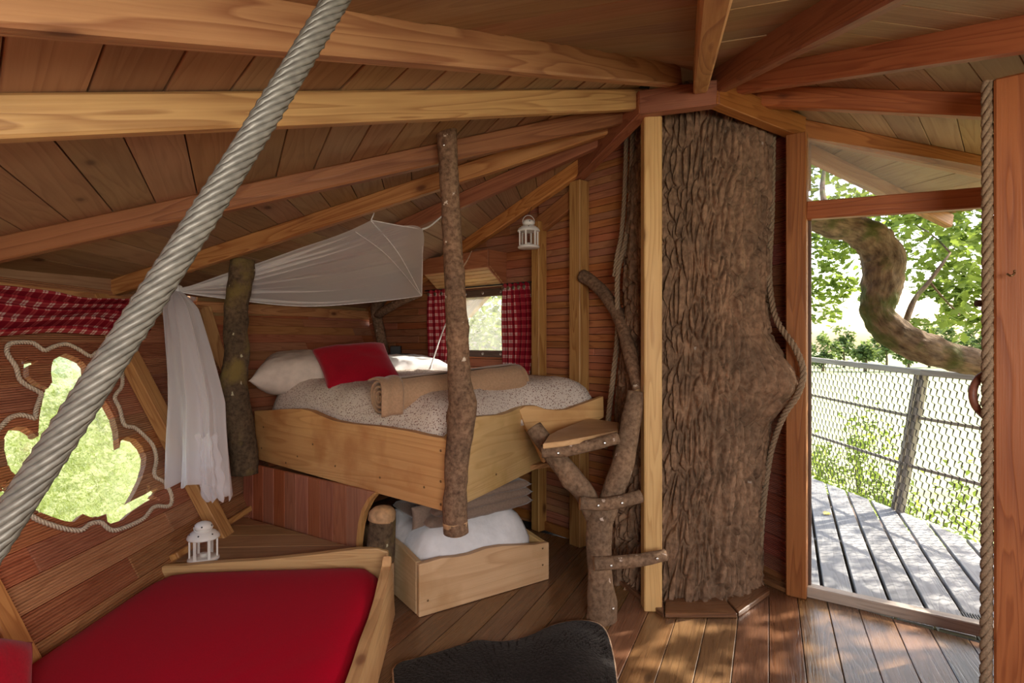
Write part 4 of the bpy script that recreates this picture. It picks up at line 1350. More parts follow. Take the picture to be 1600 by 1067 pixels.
# ------------------------------------------------------------------ loft bed
BA, BB, BC = V((-1.80, 4.05, 0)), V((-0.326, 2.85, 0)), V((0.10, 3.68, 0))
P1 = Plane(BA, BB - BA, (0, 0, 1), (0.6, 0.8, 0))
P2 = Plane(BB, BC - BB, (0, 0, 1), (-0.8, 0.5, 0))
P3 = Plane(V((.03, 3.57, 0)), V((.64, 3.77, 0)) - V((.03, 3.57, 0)), (0, 0, 1), (-.4, .9, 0))
loft = thing('loft_bed', 'raised bed framed with wavy-edged pale wooden slabs below the netting', 'bed', (-.8, 4.2, .6))
top1 = [(397, 642), (420, 641), (450, 639), (470, 639), (485, 642), (502, 650), (520, 657), (540, 661), (565, 664), (590, 666), (615, 670), (640, 674), (660, 679), (680, 683), (690, 684), (697, 688)]
bot1 = [(699, 801), (640, 784), (580, 768), (520, 751), (460, 734), (400, 717)]
b1 = prism('front_board', [P1.pt(*p) for p in top1 + bot1], P1.n, .045, P1.ex, M['slab_wood'], loft, .006, 2)
top2 = [(700, 686), (712, 678), (724, 664), (738, 653), (755, 650), (785, 648), (800, 643), (812, 637), (818, 634)]
q2 = [P2.hit(*p) for p in top2]
e2 = P2.hit(860, 722)
b2 = prism('side_board', [P2.at(*p) for p in q2] + [P2.at(q2[-1][0] + .08, q2[-1][1]), P2.at(e2[0], e2[1])] + [P2.pt(*p) for p in [(780, 761), (701, 800)]], P2.n, .045, P2.ex, M['slab_pale'], loft, .006, 2)
top3 = [(811, 640), (822, 634), (838, 634), (855, 640), (868, 643), (885, 640), (905, 633), (925, 626), (943, 619)]
bot3 = [(944, 652), (925, 662), (900, 672), (880, 690), (862, 712), (850, 724), (840, 700), (822, 668)]
b3 = prism('head_board', [P3.pt(*p) for p in top3 + bot3], P3.n, .05, P3.ex, M['slab_wood'], loft, .007, 2)
tag(b3, 'wavy-edged slab at the far end beside the trunk')
for (u, v) in ((409, 700), (447, 723), (465, 713), (524, 728), (594, 746), (663, 761), (412, 667), (489, 694)):
    screw(P1.pt(u, v, -.001), -P1.n, b1, 'brass_screw', .0065)
for (u, v) in ((689, 704), (689, 752), (689, 788)): screw(P1.pt(u, v, -.001), -P1.n, b1, 'brass_screw', .007)
for (u, v) in ((775, 741),): screw(P2.pt(u, v, -.001), -P2.n, b2, 'brass_screw', .0065)
prism('bed_base', [V((p[0], p[1], .62)) for p in [(-1.74, 4.08), (-.33, 2.94), (.03, 3.66), (.40, 3.90), (.0, 4.45), (-1.05, 5.40), (-1.62, 4.5)]], (0, 0, 1), .03, (1, 0, 0), M['larch'], loft)
BEDO = resample([(-1.72, 4.07), (-.345, 2.935), (.05, 3.63), (.612, 3.815), (.53, 4.0), (.14, 4.40), (-1.16, 5.66), (-1.86, 4.60)])
def bedh(q, d):
    t = 1 - math.exp(-(d / .065) ** 1.1)
    back = max(0, min(1, (q.y - 3.2) / 1.6))
    right = max(0, min(1, (q.x + .2) / .8))
    return .21 * t + .05 * back * t + .045 * right * t
cov = heap('duvet', BEDO, .955, bedh, M['floral'], None, wr=.017)
tag(cov, 'pale duvet with tiny red flower print filling the loft bed frame', 'duvet')
mt = heap('mattress', [(-.62 + (p[0] + .62) * .70, 4.15 + (p[1] - 4.15) * .70) for p in BEDO], .68, lambda q, d: .24 if d > .001 else .2, M['white_linen'], loft, rings=(1, .97, .8, .4), wr=0)
pl1 = puff('pillow', (-1.50, 4.36, 1.225), (.95, .30, .02), (-.30, .95, .10), (.05, -.15, 1), .41, .36, .15, M['sheet'], wr=.014, seed=3)
tag(pl1, 'beige rumpled pillow at the left head of the loft bed', 'pillow')
pl2 = puff('pillow', (-.95, 5.12, 1.235), (.8, .55, 0), (-.55, .8, .1), (0, -.1, 1), .36, .26, .085, M['white_linen'], wr=.012, seed=8)
tag(pl2, 'bright white pillow behind the red cushion', 'pillow')
cu = puff('cushion', W(560, 574, 4.08), (.5, .36, .05), (-.28, .42, .36), (.05, -.55, .75), .275, .25, .09, M['red_velvet'], wr=.006, seed=5, pinch=.07)
tag(cu, 'plump red velvet cushion leaning on the loft bed pillows', 'cushion')

# rolled beige blanket
RA_, RB_2 = V((-.735, 3.20, 1.135)), V((.03, 3.84, 1.20))
bl = thing('rolled_blanket', 'rolled beige fleece blanket lying across the loft bed', 'blanket', (-.35, 3.52, 1.08))
dr = (RB_2 - RA_).normalized(); upr = V((0, 0, 1)); upr = (upr - dr * upr.dot(dr)).normalized(); sd = dr.cross(upr)
def rollf(u, v):
    a = 2 * math.pi * u
    r = .112 * (1 + .03 * math.sin(a * 2 + 1))
    if u > .86: r *= 1 + .06 * (u - .86) / .14
    endr = 1 - .10 * max(0, (abs(v - .5) - .46) / .04)
    q = RA_.lerp(RB_2, v)
    w = .004 * noise.noise(V((a, v * 9, 1))) + .003 * noise.noise(V((a * 3, v * 3, 7)))
    return q + (upr * math.cos(a + .4) * .92 + sd * math.sin(a + .4) * 1.06) * (r * endr + w)
grid('roll', rollf, 64, 44, M['taupe'], bl)
def spiral(end, sign):
    verts, faces = [], []
    nn = 110
    for i in range(nn + 1):
        t = i / nn
        a = t * 2 * math.pi * 3.2 + .4
        r = .012 + .097 * t
        for k, (dd, rr) in enumerate(((-.012, 0), (.004, 0), (.004, .012), (-.012, .012))):
            verts.append(end + dr * (sign * dd) + (upr * math.cos(a) * .92 + sd * math.sin(a) * 1.06) * (r + rr - .006))
    for i in range(nn):
        for k in range(4):
            k2 = (k + 1) % 4
            faces.append([i * 4 + k, i * 4 + k2, (i + 1) * 4 + k2, (i + 1) * 4 + k])
    return mk('rolled_edge', verts, faces, M['taupe'], bl, smooth=False)
spiral(RA_, -1); spiral(RB_2, 1)
def flap(u, v):
    a = -.5 + 2.5 * v
    q = RA_.lerp(RB_2, -.035 + .13 * u + .015 * math.sin(v * 6))
    p = q + (upr * math.cos(a) * .92 + sd * math.sin(a) * 1.06) * (.121 + .004 * math.sin(u * 9))
    if v > .72: p = p + V((0, 0, -.14 * (v - .72))) - dr * (.05 * (v - .72))
    return p
grid('loose_end', flap, 12, 22, M['taupe'], bl, solid=.010)

# ------------------------------------------------------------------ canopy net
net = thing('canopy_net', 'sheer white mosquito net slung under the rafters, gathered and hanging at its left', 'net', (-1.9, 3.4, 1.76))
K = W(272, 455, 4.02)
E_ = [W(580, 344, 3.88), W(622, 352, 3.92), W(660, 358, 4.02), W(660, 410, 4.34), W(659, 462, 4.55)]
Ec = catmull(E_, 8)
def edge(t):
    x = t * (len(Ec) - 1); i = min(int(x), len(Ec) - 2)
    return Ec[i].lerp(Ec[i + 1], x - i)
def netf(s, t):
    e = edge(t)
    q = K.lerp(e, s)
    low = t ** 3
    sag = -.09 * low * math.sin(math.pi * s) * 1.0
    rough_ = math.sin(t * 46 + 2 * noise.noise(V((t * 9, 1, s)))) * .016 + math.sin(t * 97 + 1) * .009 + math.sin(t * 171) * .004
    sg2 = -.035 * math.sin(math.pi * s) * (1 - low)
    return q + V((0, -.6, 1)) * (rough_ * math.sin(math.pi * min(1, s * 1.05)) ** .7 * (1.1 - .75 * s)) + V((0, 0, sag + sg2)) + V((0, .0, .02 * noise.noise(V((s * 3, t * 3, 2)))))
grid('canopy', netf, 70, 300, M['net'], net)
def seamline(pts, r=.0035): return tube('seam', pts, [r] * len(pts), M['net_seam'], net, seg=5, sub=6)
seamline([E_[0], E_[1], E_[2]]); seamline([E_[2], E_[3], E_[4]])
seamline([E_[0] + V((0, -.004, -.004)), W(622, 395, 4.10), E_[4] + V((0, -.006, 0))])
seamline([W(555, 362, 3.88), W(606, 400, 4.08), E_[4] + V((0, -.01, 0))], .0025)
seamline([netf(i / 10, 1.0) for i in range(11)], .003)
tube('tie_cord', [E_[2], W(675, 351, 4.02), W(712, 318, 4.05)], [.008, .006, .003], M['net_seam'], net, seg=6)
tube('tie_cord', [K + V((0, 0, -.02)), K + V((0, -.04, .05)), K + V((0, -.10, .10))], [.008, .005, .004], M['net_seam'], net, seg=6)
tube('tie_cord', [E_[0], E_[0] + V((.02, 0, .05))], [.004, .004], M['net_seam'], net, seg=6)
# the gathered fall at the left
def fall_c(v):
    z = 1.80 - 1.165 * v
    u = 273 + 33 * min(1, v * 1.6) ** .8
    y = 4.0 - .62 * v ** .8
    return V(((u - CX) / F * y, y, z))
def fallf(u, v):
    a = 2 * math.pi * u
    c = fall_c(v)
    wdt = .030 + .060 * min(1, v * 9) ** .7 + .050 * min(1, v * 1.6) ** .8 + .025 * v
    fold = 1 + (.34 * math.sin(a * 9 + v * 2) + .18 * math.sin(a * 17 + 1.3 - v * 3)) * (.4 + .6 * v)
    dx = math.cos(a) * wdt * (1 + .12 * math.sin(a * 5)) ; dy = math.sin(a) * wdt * .75 * fold
    p = c + V((dx * (1 + .12 * (fold - 1)), dy, 0))
    if v > .93: p.z += .012 * math.sin(a * 13)
    # the right side trails lower in a ragged tail
    tail = max(0, math.cos(a - .4)) ** 3 * max(0, v - .75) / .25
    p.z -= .12 * tail * (1 - .0 * v)
    p.x += .02 * tail
    p.x = max(p.x, wall_x(p.z) + .02)
    return p
grid('hanging_net', fallf, 150, 46, M['net_hanging'], net)
def fall2(u, v):
    a = 2 * math.pi * u
    c = fall_c(v)
    wdt = .022 + .06 * v ** .7
    p = c + V((math.cos(a) * wdt + .01, math.sin(a) * wdt * (1 + .4 * math.sin(a * 7 + v * 3)), 0))
    p.x = max(p.x, wall_x(p.z) + .03)
    return p
grid('inner_fold', fall2, 90, 40, M['net_hanging'], net)
def tailf(u, v):
    a = 2 * math.pi * u
    c = W(322 + 14 * v, 680 + 100 * v, 3.42 - .06 * v)
    r = (.055 + .03 * v - .03 * max(0, v - .75) * 4) * (1 + .28 * math.sin(a * 7 + v * 4) + .15 * math.sin(v * 22 + a * 2))
    return c + V((math.cos(a) * r * .8, math.sin(a) * r * .7, .015 * math.sin(a * 5)))
grid('ragged_tail', tailf, 80, 30, M['net_hanging'], net)
puff('knot', K + V((0, 0, .01)), (1, 0, 0), (0, 1, 0), (0, 0, 1), .055, .04, .035, M['net_seam'], net, 16, 16, wr=.008)
cd = thing('blind_cord', 'thin white cord with a tassel slanting in front of the left curtain', 'cord', W(672, 580, 4.75))
tube('cord', [W(672, 576, 4.75), W(694, 512, 4.9), W(722, 455, 5.0)], [.006, .006, .006], M['net_seam'], cd, seg=6)
tube('tassel', [W(671, 585, 4.75), W(672, 578, 4.75), W(674, 570, 4.75)], [.024, .014, .006], M['net_seam'], cd, seg=10)

# ------------------------------------------------------------------ curtains
def curtain(name, label, u0, u1, vt, vb, folds, ease, d0=-.06):
    t = thing(name, label, 'curtain', PW.pt((u0 + u1) / 2, vb, d0))
    s0 = PW.hit(u0, vt)[0]; s1 = PW.hit(u1, vt)[0]
    zt = PW.hit((u0 + u1) / 2, vt)[1]; zb = PW.hit((u0 + u1) / 2, vb)[1]
    wd = abs(s1 - s0)
    def f(u, v):
        spread = 1 + ease * math.sin(math.pi * min(1, v * .75)) 
        s = (s0 + s1) / 2 + (s1 - s0) * (u - .5) * spread + .012 * math.sin(v * 5 + u * 3)
        amp = .020 + .014 * v
        dd = d0 + amp * math.sin(u * 2 * math.pi * folds + .8 * math.sin(v * 3)) + .008 * math.sin(u * 2 * math.pi * folds * 2.3 + v)
        return PW.at(s, zt + (zb - zt) * v, dd)
    grid('drape', f, 120, 40, M['plaid'], t, (wd * 2.3 / .062, (zt - zb) / .062), solid=.002)
    me = bpy.data.meshes.get('eyelet') or lathe_mesh('eyelet', [(.010, -.002), (.017, -.002), (.018, 0), (.017, .002), (.010, .002)], M['steel'], 14)
    for k in range(folds):
        s = (s0 + s1) / 2 + (s1 - s0) * ((k + .5) / folds - .5)
        mb = Matrix((PW.ex, PW.ez, PW.ex.cross(PW.ez))).transposed().to_4x4(); mb.translation = PW.at(s, zt - .04, d0 - .028)
        put('eyelet', me, mb, t)
    return t
curtain('curtain', 'red plaid curtain right of the small window', 793, 834, 443, 588, 5, .20)
curtain('curtain', 'red plaid curtain left of the small window, half behind the branch post', 676, 716, 453, 583, 4, .18)
ros, roe = PW.pt(672, 455, -.06), PW.pt(842, 441, -.06)
tg = tube('curtain_rod', [ros, ros.lerp(roe, .5), roe], [.007, .007, .007], M['dark_steel'], None, seg=8, sub=3)
tag(tg, 'thin dark rod carrying the plaid curtains above the small window', 'curtain rod')

# gathered plaid valance over the frog window
vl = thing('gathered_blind', 'red gingham blind pulled up in folds above the frog window', 'blind', PL.at(2.6, 1.30, -.08))
a_s, b_s = 3.36, 1.2
(sa_, ta_), (sb_, tb2_) = PL.hit(0, 466), PL.hit(185, 480)
(sc_1, tc_1), (sd_1, td_1) = PL.hit(0, 534), PL.hit(170, 531)
a_s = sb_ + .02
def blindf(u, v):
    s = a_s + (b_s - a_s) * u
    ztop = ta_ + (tb2_ - ta_) * (s - sa_) / (sb_ - sa_); zbot = tc_1 + (td_1 - tc_1) * (s - sc_1) / (sd_1 - sc_1)
    base = zbot + (ztop - zbot) * (1 - v)
    fo = math.sin(v * 2 * math.pi * 4.5 + .3 * math.sin(s * 5) + .5 * noise.noise(V((s * 3, v * 3, 0))))
    dd = -.078 - .035 * fo - .02 * math.sin(math.pi * v) - .012 * noise.noise(V((s * 6, v * 8, 3)))
    return PL.at(s, base + .012 * math.sin(s * 7 + v * 6), dd)
grid('folds', blindf, 110, 72, M['plaid'], vl, ((a_s - b_s) / .075, 12), solid=.003)

# ------------------------------------------------------------------ branch posts
po = thing('branch_post', 'tall barked branch post standing free at the loft bed corner', 'post', W(712, 830, 2.80))
tube('stem', [W(713, 833, 2.78), W(711, 800, 2.78), (W(712, 760, 2.79)), W(716, 700, 2.79), W(722, 650, 2.80), W(718, 590, 2.80), W(714, 520, 2.81), W(711, 450, 2.82), W(707, 380, 2.83), W(703, 300, 2.84), W(699, 230, 2.85), W(697, 198, 2.85)],
     [.058, .060, .056, .062, .066, .058, .053, .050, .047, .047, .050, .050], [M['post_bark'], M['cut_end']], po, seg=26, sub=8, rough=.006, rscale=14, capmat=1, capround=.01,
     bumps=((.55, 1.0, .016, .05), (.62, 4.2, .012, .05), (1.28, 3.4, .018, .045), (1.0, 5.0, .010, .04)), seed=1)
tube('peeled_end', [W(712.5, 836, 2.78), W(712, 822, 2.78), W(711.5, 815, 2.78)], [.040, .060, .0625], M['cut_end'], po, seg=22, sub=4, rough=.003, capround=.006)
tube('twig', [W(716, 425, 2.80), W(728, 410, 2.79), W(737, 392, 2.79)], [.007, .004, .002], M['post_bark'], po, seg=6)
screw(W(693, 226, 2.80), (-.1, -1, 0), po, 'steel', .008)
po = thing('branch_post', 'mossy dark branch post at the left end of the loft bed', 'post', W(382, 738, 3.86))
tube('stem', [W(382, 740, 3.86), W(381, 715, 3.86), W(376, 675, 3.86), W(366, 640, 3.86), W(364, 600, 3.86), W(370, 560, 3.86), W(368, 520, 3.87), W(370, 480, 3.88), W(376, 440, 3.88), W(380, 405, 3.88)],
     [.088, .088, .092, .100, .088, .078, .076, .074, .078, .080], [M['mossy_bark'], M['cut_end']], po, seg=26, sub=7, rough=.009, rscale=11, capmat=1, capround=.01, bumps=((.5, 4.4, .02, .07), (.28, 1.5, .015, .06)), seed=2)
st = thing('log_stump', 'short barked log with a rounded pale cut top behind the red bed', 'log', W(590, 960, 3.14))
tag(tube('stem', [W(590, 960, 3.14), W(592, 900, 3.14), W(596, 840, 3.14), W(598, 800, 3.14)], [.075, .075, .076, .068], [M['mossy_bark'], M['cut_end']], st, seg=22, sub=5, rough=.006, capmat=1, capround=.025, seed=4))
tube('peeled_end', [W(597, 812, 3.14), W(598, 800, 3.14), W(598, 792, 3.14)], [.0745, .0725, .045], M['cut_end'], st, seg=22, sub=4, rough=.003, capround=.012)
# forked ladder
ld = thing('branch_ladder', 'forked tree-branch ladder with short rungs up to the loft bed', 'ladder', W(940, 962, 3.02))
lm = [M['ladder_bark'], M['cut_end']]
tube('trunk', [W(940, 966, 3.02), W(940, 945, 3.02), W(938, 900, 3.02), W(936, 850, 3.02), W(937, 810, 3.02), W(938, 785, 3.03)], [.080, .074, .066, .067, .072, .072], lm, ld, seg=24, sub=7, rough=.006, capmat=1, seed=5, bumps=((.02, 3.0, .012, .06), (.1, 4.4, .01, .05)))
tube('fork', [W(932, 815, 3.03), W(916, 775, 3.04), W(893, 745, 3.06), W(868, 715, 3.10), W(850, 690, 3.14), W(834, 668, 3.17)], [.050, .054, .058, .054, .050, .048], lm, ld, seg=22, sub=7, rough=.006, capmat=1, seed=6, bumps=((.26, 2, .014, .04),))
tube('fork', [W(942, 815, 3.03), W(955, 775, 3.04), W(970, 735, 3.06), W(980, 690, 3.10), W(988, 650, 3.12), W(993, 612, 3.14)], [.052, .060, .060, .055, .050, .044], lm, ld, seg=22, sub=7, rough=.006, capmat=1, seed=7)
for pts, rr, sc2 in (([W(928, 881, 2.93), W(960, 879, 2.93), W(1000, 875, 2.94), W(1040, 867, 2.96)], .034, ((955, 884), (1027, 873))),
                     ([W(906, 786, 2.93), W(940, 788, 2.93), W(970, 783, 2.94), W(1001, 775, 2.96)], .034, ((935, 790), (972, 786))),
                     ([W(846, 706, 2.98), W(880, 704, 2.98), W(925, 695, 2.99), W(966, 684, 3.0)], .032, ((872, 708), (945, 692)))):
    rg = tube('rung', pts, [rr * 1.02, rr, rr * .95, rr * .92], lm, ld, seg=18, sub=6, rough=.004, capmat=1, seed=int(rr * 1000) + len(sc2))
    for (u, v) in sc2: screw(W(u, v, 2.893 if v > 750 else 2.945), (0, -1, .1), rg, 'steel', .0075)
screw(W(958, 951, 2.945), (0, -1, 0), ld, 'steel', .008)
PT = Plane((0, 0, .925), (1, 0, 0), (0, 1, 0), (0, 0, 1))
trd = [PT.pt(*p) for p in ((848, 702), (858, 688), (872, 680), (920, 660), (967, 667), (965, 681), (920, 690), (880, 698))]
tr_ = prism('tread', trd, (0, 0, 1), .028, (1, .2, 0), M['slab_pale'], ld, .005)
tag(tr_, 'sawn wedge-shaped top step')
hr_ = tag(tube('branch_handrail', [W(910, 431, 4.0), W(925, 440, 3.93), W(945, 460, 3.80), W(963, 487, 3.66), (W(976, 520, 3.52)), W(985, 555, 3.38), W(993, 590, 3.28), W(999, 612, 3.22)],
     [.046, .044, .043, .041, .040, .040, .036, .033], [M['post_bark'], M['cut_end']], None, seg=20, sub=6, rough=.005, capmat=1, seed=9, bumps=((.52, 3.5, .016, .03),)),
    'bent bare branch fixed as a handrail between two posts above the ladder', 'handrail')

# ------------------------------------------------------------------ boarded wall under the loft bed, ledge
kw = struct('trim_3', (-1.4, 3.6, .27))
KA, KB = V((-1.86, 3.98, 0)), V((-.86, 3.26, 0))
PK = Plane(KA, KB - KA, (0, 0, 1), (.58, .8, 0))
LK = (KB - KA).length
nb = 10
for k in range(nb):
    a, b = LK * k / nb + .0015, LK * (k + 1) / nb - .0015
    if k < nb - 1:
        pts = [PK.at(a, -.0), PK.at(b, -.0), PK.at(b, .615), PK.at(a, .615)]
    else:
        pts = [PK.at(a, 0), PK.at(b - .03, 0), PK.at(b - .035, .3), PK.at(b - .02, .42), PK.at(b + .01, .50), PK.at(b + .06, .57), PK.at(b + .12, .615), PK.at(a, .615)]
    prism('plank', [p + PK.n * R.uniform(0, .002) for p in pts], PK.n, .022, (0, 0, 1), M['vertical_board'], kw, .003)
arch = [PK.at(LK + x, z) for x, z in ((-.03, 0), (-.035, .3), (-.02, .42), (.01, .50), (.06, .57), (.12, .615), (.145, .615), (.085, .565), (.035, .49), (.005, .41), (-.012, .3), (-.008, 0))]
prism('arch_edge', arch, PK.n, .03, (0, 0, 1), M['larch_pale'], kw, .003)
lg = struct('trim_4', (-1.5, 3.4, .27))
LC = [(-1.79, 3.00), (-.66, 3.12), (-.82, 3.24), (-1.84, 3.97), (-1.80, 3.9)]
LCv = [(-1.80, 3.01), (-.64, 3.12), (-.82, 3.235), (-1.84, 3.965)]
planks_on(lg, 'plank', LCv, (1, .06), .20, .275, .025, M['ledge_board'], gap=.002, off=.02)
prism('ledge_front', [V((-1.8, 3.0, 0)), V((-.64, 3.12, 0)), V((-.64, 3.12, .25)), V((-1.8, 3.0, .25))], (-.1, 1, 0), .02, (1, .1, 0), M['ledge_board'], lg)

# ------------------------------------------------------------------ drawer bed under the loft
tb_ = thing('trundle_box', 'low pale wooden drawer box pulled out below the loft bed', 'drawer', (-.1, 3.5, 0))
TA, TB = V((-.487, 3.02, 0)), V((.226, 3.51, 0))
PT1 = Plane(TA, TB - TA, (0, 0, 1), (-.57, .82, 0))
fb_top = [(655, 882), (670, 878), (690, 872), (715, 870), (735, 866), (760, 857), (785, 853), (810, 852), (835, 851), (855, 848)]
tl = [PT1.hit(*p) for p in fb_top]
LT = (TB - TA).length
fbd = prism('front_board', [PT1.at(0, .002)] + [PT1.at(LT, .002)] + [PT1.at(LT, tl[-1][1])] + [PT1.at(*p) for p in reversed(tl[1:-1])] + [PT1.at(0, tl[0][1])], PT1.n, .035, PT1.ex, M['slab_pale'], tb_, .006, 2)
nT = PT1.n
for (s, wv_) in ((0.0, 1), (LT - .035, 1)):
    a0 = PT1.at(s, 0, .036)
    h0 = tl[0][1] if s == 0 else tl[-1][1]
    prs = [a0 + V((0, 0, .002)), a0 + nT * .85 + V((0, 0, .002)), a0 + nT * .85 + V((0, 0, h0 - .02)), a0 + nT * .45 + V((0, 0, h0 + .03)), a0 + nT * .2 + V((0, 0, h0 + .02)), a0 + V((0, 0, h0))]
    prism('side_board', prs, PT1.ex, .035, nT, M['slab_pale'], tb_, .005)
prism('bottom', [PT1.at(.03, .03, .03), PT1.at(LT - .03, .03, .03), PT1.at(LT - .03, .03, .85), PT1.at(.03, .03, .85)], (0, 0, 1), .015, PT1.ex, M['larch'], tb_)
for (s, z) in ((LT - .05, .10), (LT - .05, .2), (.05, .08)): screw(PT1.at(s, z, -.001), -nT, fbd, 'brass_screw', .006)
mo = resample([tuple(PT1.at(a, 0, b))[:2] for a, b in ((.045, .045), (LT - .045, .045), (LT - .045, .82), (.045, .82))])
bd = heap('white_bedding', mo, .10, lambda q, d: .15 + .22 * (1 - math.exp(-d / .07)) * (.8 + .25 * min(1, max(0, (q.x + .4) / .6))), M['white_linen'], None, wr=.032)
tag(bd, 'crumpled white bedding heaped in the low drawer box', 'bedding')
fbk = thing('folded_blanket', 'dark taupe folded blankets stacked on the white bedding under the loft', 'blanket', PT1.at(.42, .42, .35))
for k, (a, z, w_, h_) in enumerate(((.44, .452, .36, .034), (.46, .505, .34, .030), (.49, .556, .30, .028))):
    puff('fold', PT1.at(a + .02, z, .36), PT1.ex + V((0, 0, .05)), nT, (0, 0, 1), w_, .26, h_, M['taupe_dark'], fbk, 30, 24, wr=.008, seed=k + 11, power=8, pinch=.03, edge=.28)
puff('curled_corner', PT1.at(.13, .47, .20), PT1.ex + nT * .3, (0, -.2, 1), nT, .10, .07, .03, M['taupe_dark'], fbk, 20, 20, wr=.012, seed=20)

# ------------------------------------------------------------------ red day bed at the left
rb = thing('day_bed', 'low day bed with a plain red mattress in a rough wooden frame', 'bed', (-1.2, 2.0, 0))
P4 = Plane(V((-1.80, 2.955, 0)), V((-.63, 3.06, 0)) - V((-1.80, 2.955, 0)), (0, 0, 1), (0, 1, 0))
tp = [(290, 884), (320, 881), (360, 878), (400, 876), (440, 872), (480, 868), (520, 863), (560, 858), (590, 857), (606, 862)]
h4 = [P4.hit(*p) for p in tp]
fbo = prism('foot_board', [P4.at(-.0, .0), P4.at(1.17, .0)] + [P4.at(*p) for p in reversed(h4)] + [P4.at(0, h4[0][1])], P4.n, .04, P4.ex, M['larch_pale'], rb, .008, 2)
P5 = Plane(V((-.620, 3.06, 0)), V((-.44, 1.0, 0)) - V((-.620, 3.06, 0)), (0, 0, 1), (-1, 0, 0))
t5 = [(612, 868), (611, 885), (606, 905), (600, 935), (592, 965), (580, 1000), (570, 1035), (562, 1060)]
h5 = [P5.hit(*p) for p in t5]
L5 = 2.07
sbd = prism('side_board', [P5.at(.0, .0), P5.at(L5, .0), P5.at(L5, .31)] + [P5.at(*p) for p in reversed(h5)], P5.n, .045, P5.ex, M['slab_wood'], rb, .008, 2)
mo2 = resample([(-1.775, 2.93), (-.67, 3.02), (-.50, 1.02), (-.50, .2), (-1.775, .2)], step=.05)
mm = heap('mattress', mo2, .06, lambda q, d: .175 + .065 * (1 - math.exp(-d / .035)) + .02 * (1 - math.exp(-d / .25)), M['red_fabric'], rb, wr=.003)
tag(mm, 'plain red fabric mattress')
cu2 = puff('cushion', (-1.60, 1.66, .41), (.30, .85, -.66), (-.45, .55, .75), (.85, -.1, .45), .24, .22, .075, M['red_velvet'], wr=.006, seed=15)
tag(cu2, 'dark red cushion leaning on the wall at the near end of the day bed', 'cushion')

# ------------------------------------------------------------------ lanterns
def lantern(label, base, scale=1.0, rot=0.0, hang=None):
    t = thing('lantern', label, 'lantern', base, 'white lanterns')
    T = Matrix.Translation(V(base)) @ Matrix.Rotation(rot, 4, 'Z') @ Matrix.Scale(scale, 4)
    def lm_(key, prof, mat, seg=24):
        return bpy.data.meshes.get(key) or lathe_mesh(key, prof, M[mat], seg)
    put('base', lm_('lantern_base', [(.074, 0), (.080, .004), (.080, .014), (.070, .020), (.066, .022)], 'white_paint'), T, t)
    for k in range(6):
        a = k * math.pi / 3
        me = bpy.data.meshes.get('lantern_bar')
        p = T @ Matrix.Rotation(a, 4, 'Z') @ Matrix.Translation((.068, 0, .072))
        if not me:
            bm = bmesh.new(); bmesh.ops.create_cube(bm, size=1)
            for v in bm.verts: v.co = V((v.co.x * .008, v.co.y * .013, v.co.z * .104))
            me = bpy.data.meshes.new('lantern_bar'); bm.to_mesh(me); bm.free(); me.materials.append(M['white_paint'])
        put('bar', me, p, t)
        mp_ = bpy.data.meshes.get('lantern_pane')
        if not mp_:
            bm = bmesh.new(); bmesh.ops.create_cube(bm, size=1)
            for v in bm.verts: v.co = V((v.co.x * .002, v.co.y * .058, v.co.z * .10))
            mp_ = bpy.data.meshes.new('lantern_pane'); bm.to_mesh(mp_); bm.free(); mp_.materials.append(M['clear_glass'])
        put('pane', mp_, T @ Matrix.Rotation(a + math.pi / 6, 4, 'Z') @ Matrix.Translation((.058, 0, .072)), t)
    rf = put('roof', lm_('lantern_roof', [(.070, .122), (.082, .124), (.083, .130), (.076, .144), (.060, .158), (.044, .166), (.036, .168), (.036, .172)], 'white_paint', 28), T, t)
    ch = put('chimney', lm_('lantern_chimney', [(.036, .172), (.044, .176), (.046, .184), (.044, .196), (.034, .206), (.018, .212), (.004, .214)], 'white_paint', 24), T, t)
    hm = bpy.data.meshes.get('vent_hole') or lathe_mesh('vent_hole', [(.0045, 0), (.0045, .0012)], M['dark_hole'], 10)
    for k in range(6):
        a = k * math.pi / 3 + .3
        n = V((math.cos(a), math.sin(a), 1.0)).normalized()
        x = n.orthogonal().normalized()
        m_ = Matrix((x, n.cross(x), n)).transposed().to_4x4(); m_.translation = V((math.cos(a) * .068, math.sin(a) * .068, .1515))
        put('vent_hole', hm, T @ m_, rf)
    for k in range(5):
        a = k * math.pi * .4 + .9
        n = V((math.cos(a), math.sin(a), .45)).normalized()
        x = n.orthogonal().normalized()
        m_ = Matrix((x, n.cross(x), n)).transposed().to_4x4(); m_.translation = V((math.cos(a) * .044, math.sin(a) * .044, .193))
        put('vent_hole', hm, T @ m_, ch)
    hh = [(.046, 0, .178)] if False else None
    if hang is None:
        ring = [V((.05 * math.cos(a) * .95, .028, .185 + .0)) for a in (0,)]
        pts = [T @ V((.048 * math.cos(a), -.046 * math.sin(a) - .0, .186 - .022 * math.sin(a))) for a in [math.pi * i / 8 for i in range(9)]]
    else:
        pts = [T @ V((.046 * math.cos(a), 0, .188 + .055 * math.sin(a))) for a in [math.pi * i / 8 for i in range(9)]]
    tube('handle', pts, [.0022] * 9, M['white_paint'], t, seg=6, sub=2)
    put('candle', lm_('lantern_candle', [(.020, .022), (.020, .040), (.016, .041)], 'white_paint', 16), T, t)
    if hang is not None:
        top = T @ V((0, 0, .243))
        tube('hook', [top, top.lerp(V(hang), .5), V(hang)], [.0018] * 3, M['dark_steel'], t, seg=5, sub=2)
    return t
lantern('white metal lantern standing on the ledge beside the red day bed', (-1.655, 3.09, .2765), .98, .35)
lb = W(826, 388, 4.15)
lantern('white metal lantern hanging from the last rafter near the small window', lb, .98, .2, rpt(11, .55, -.04))

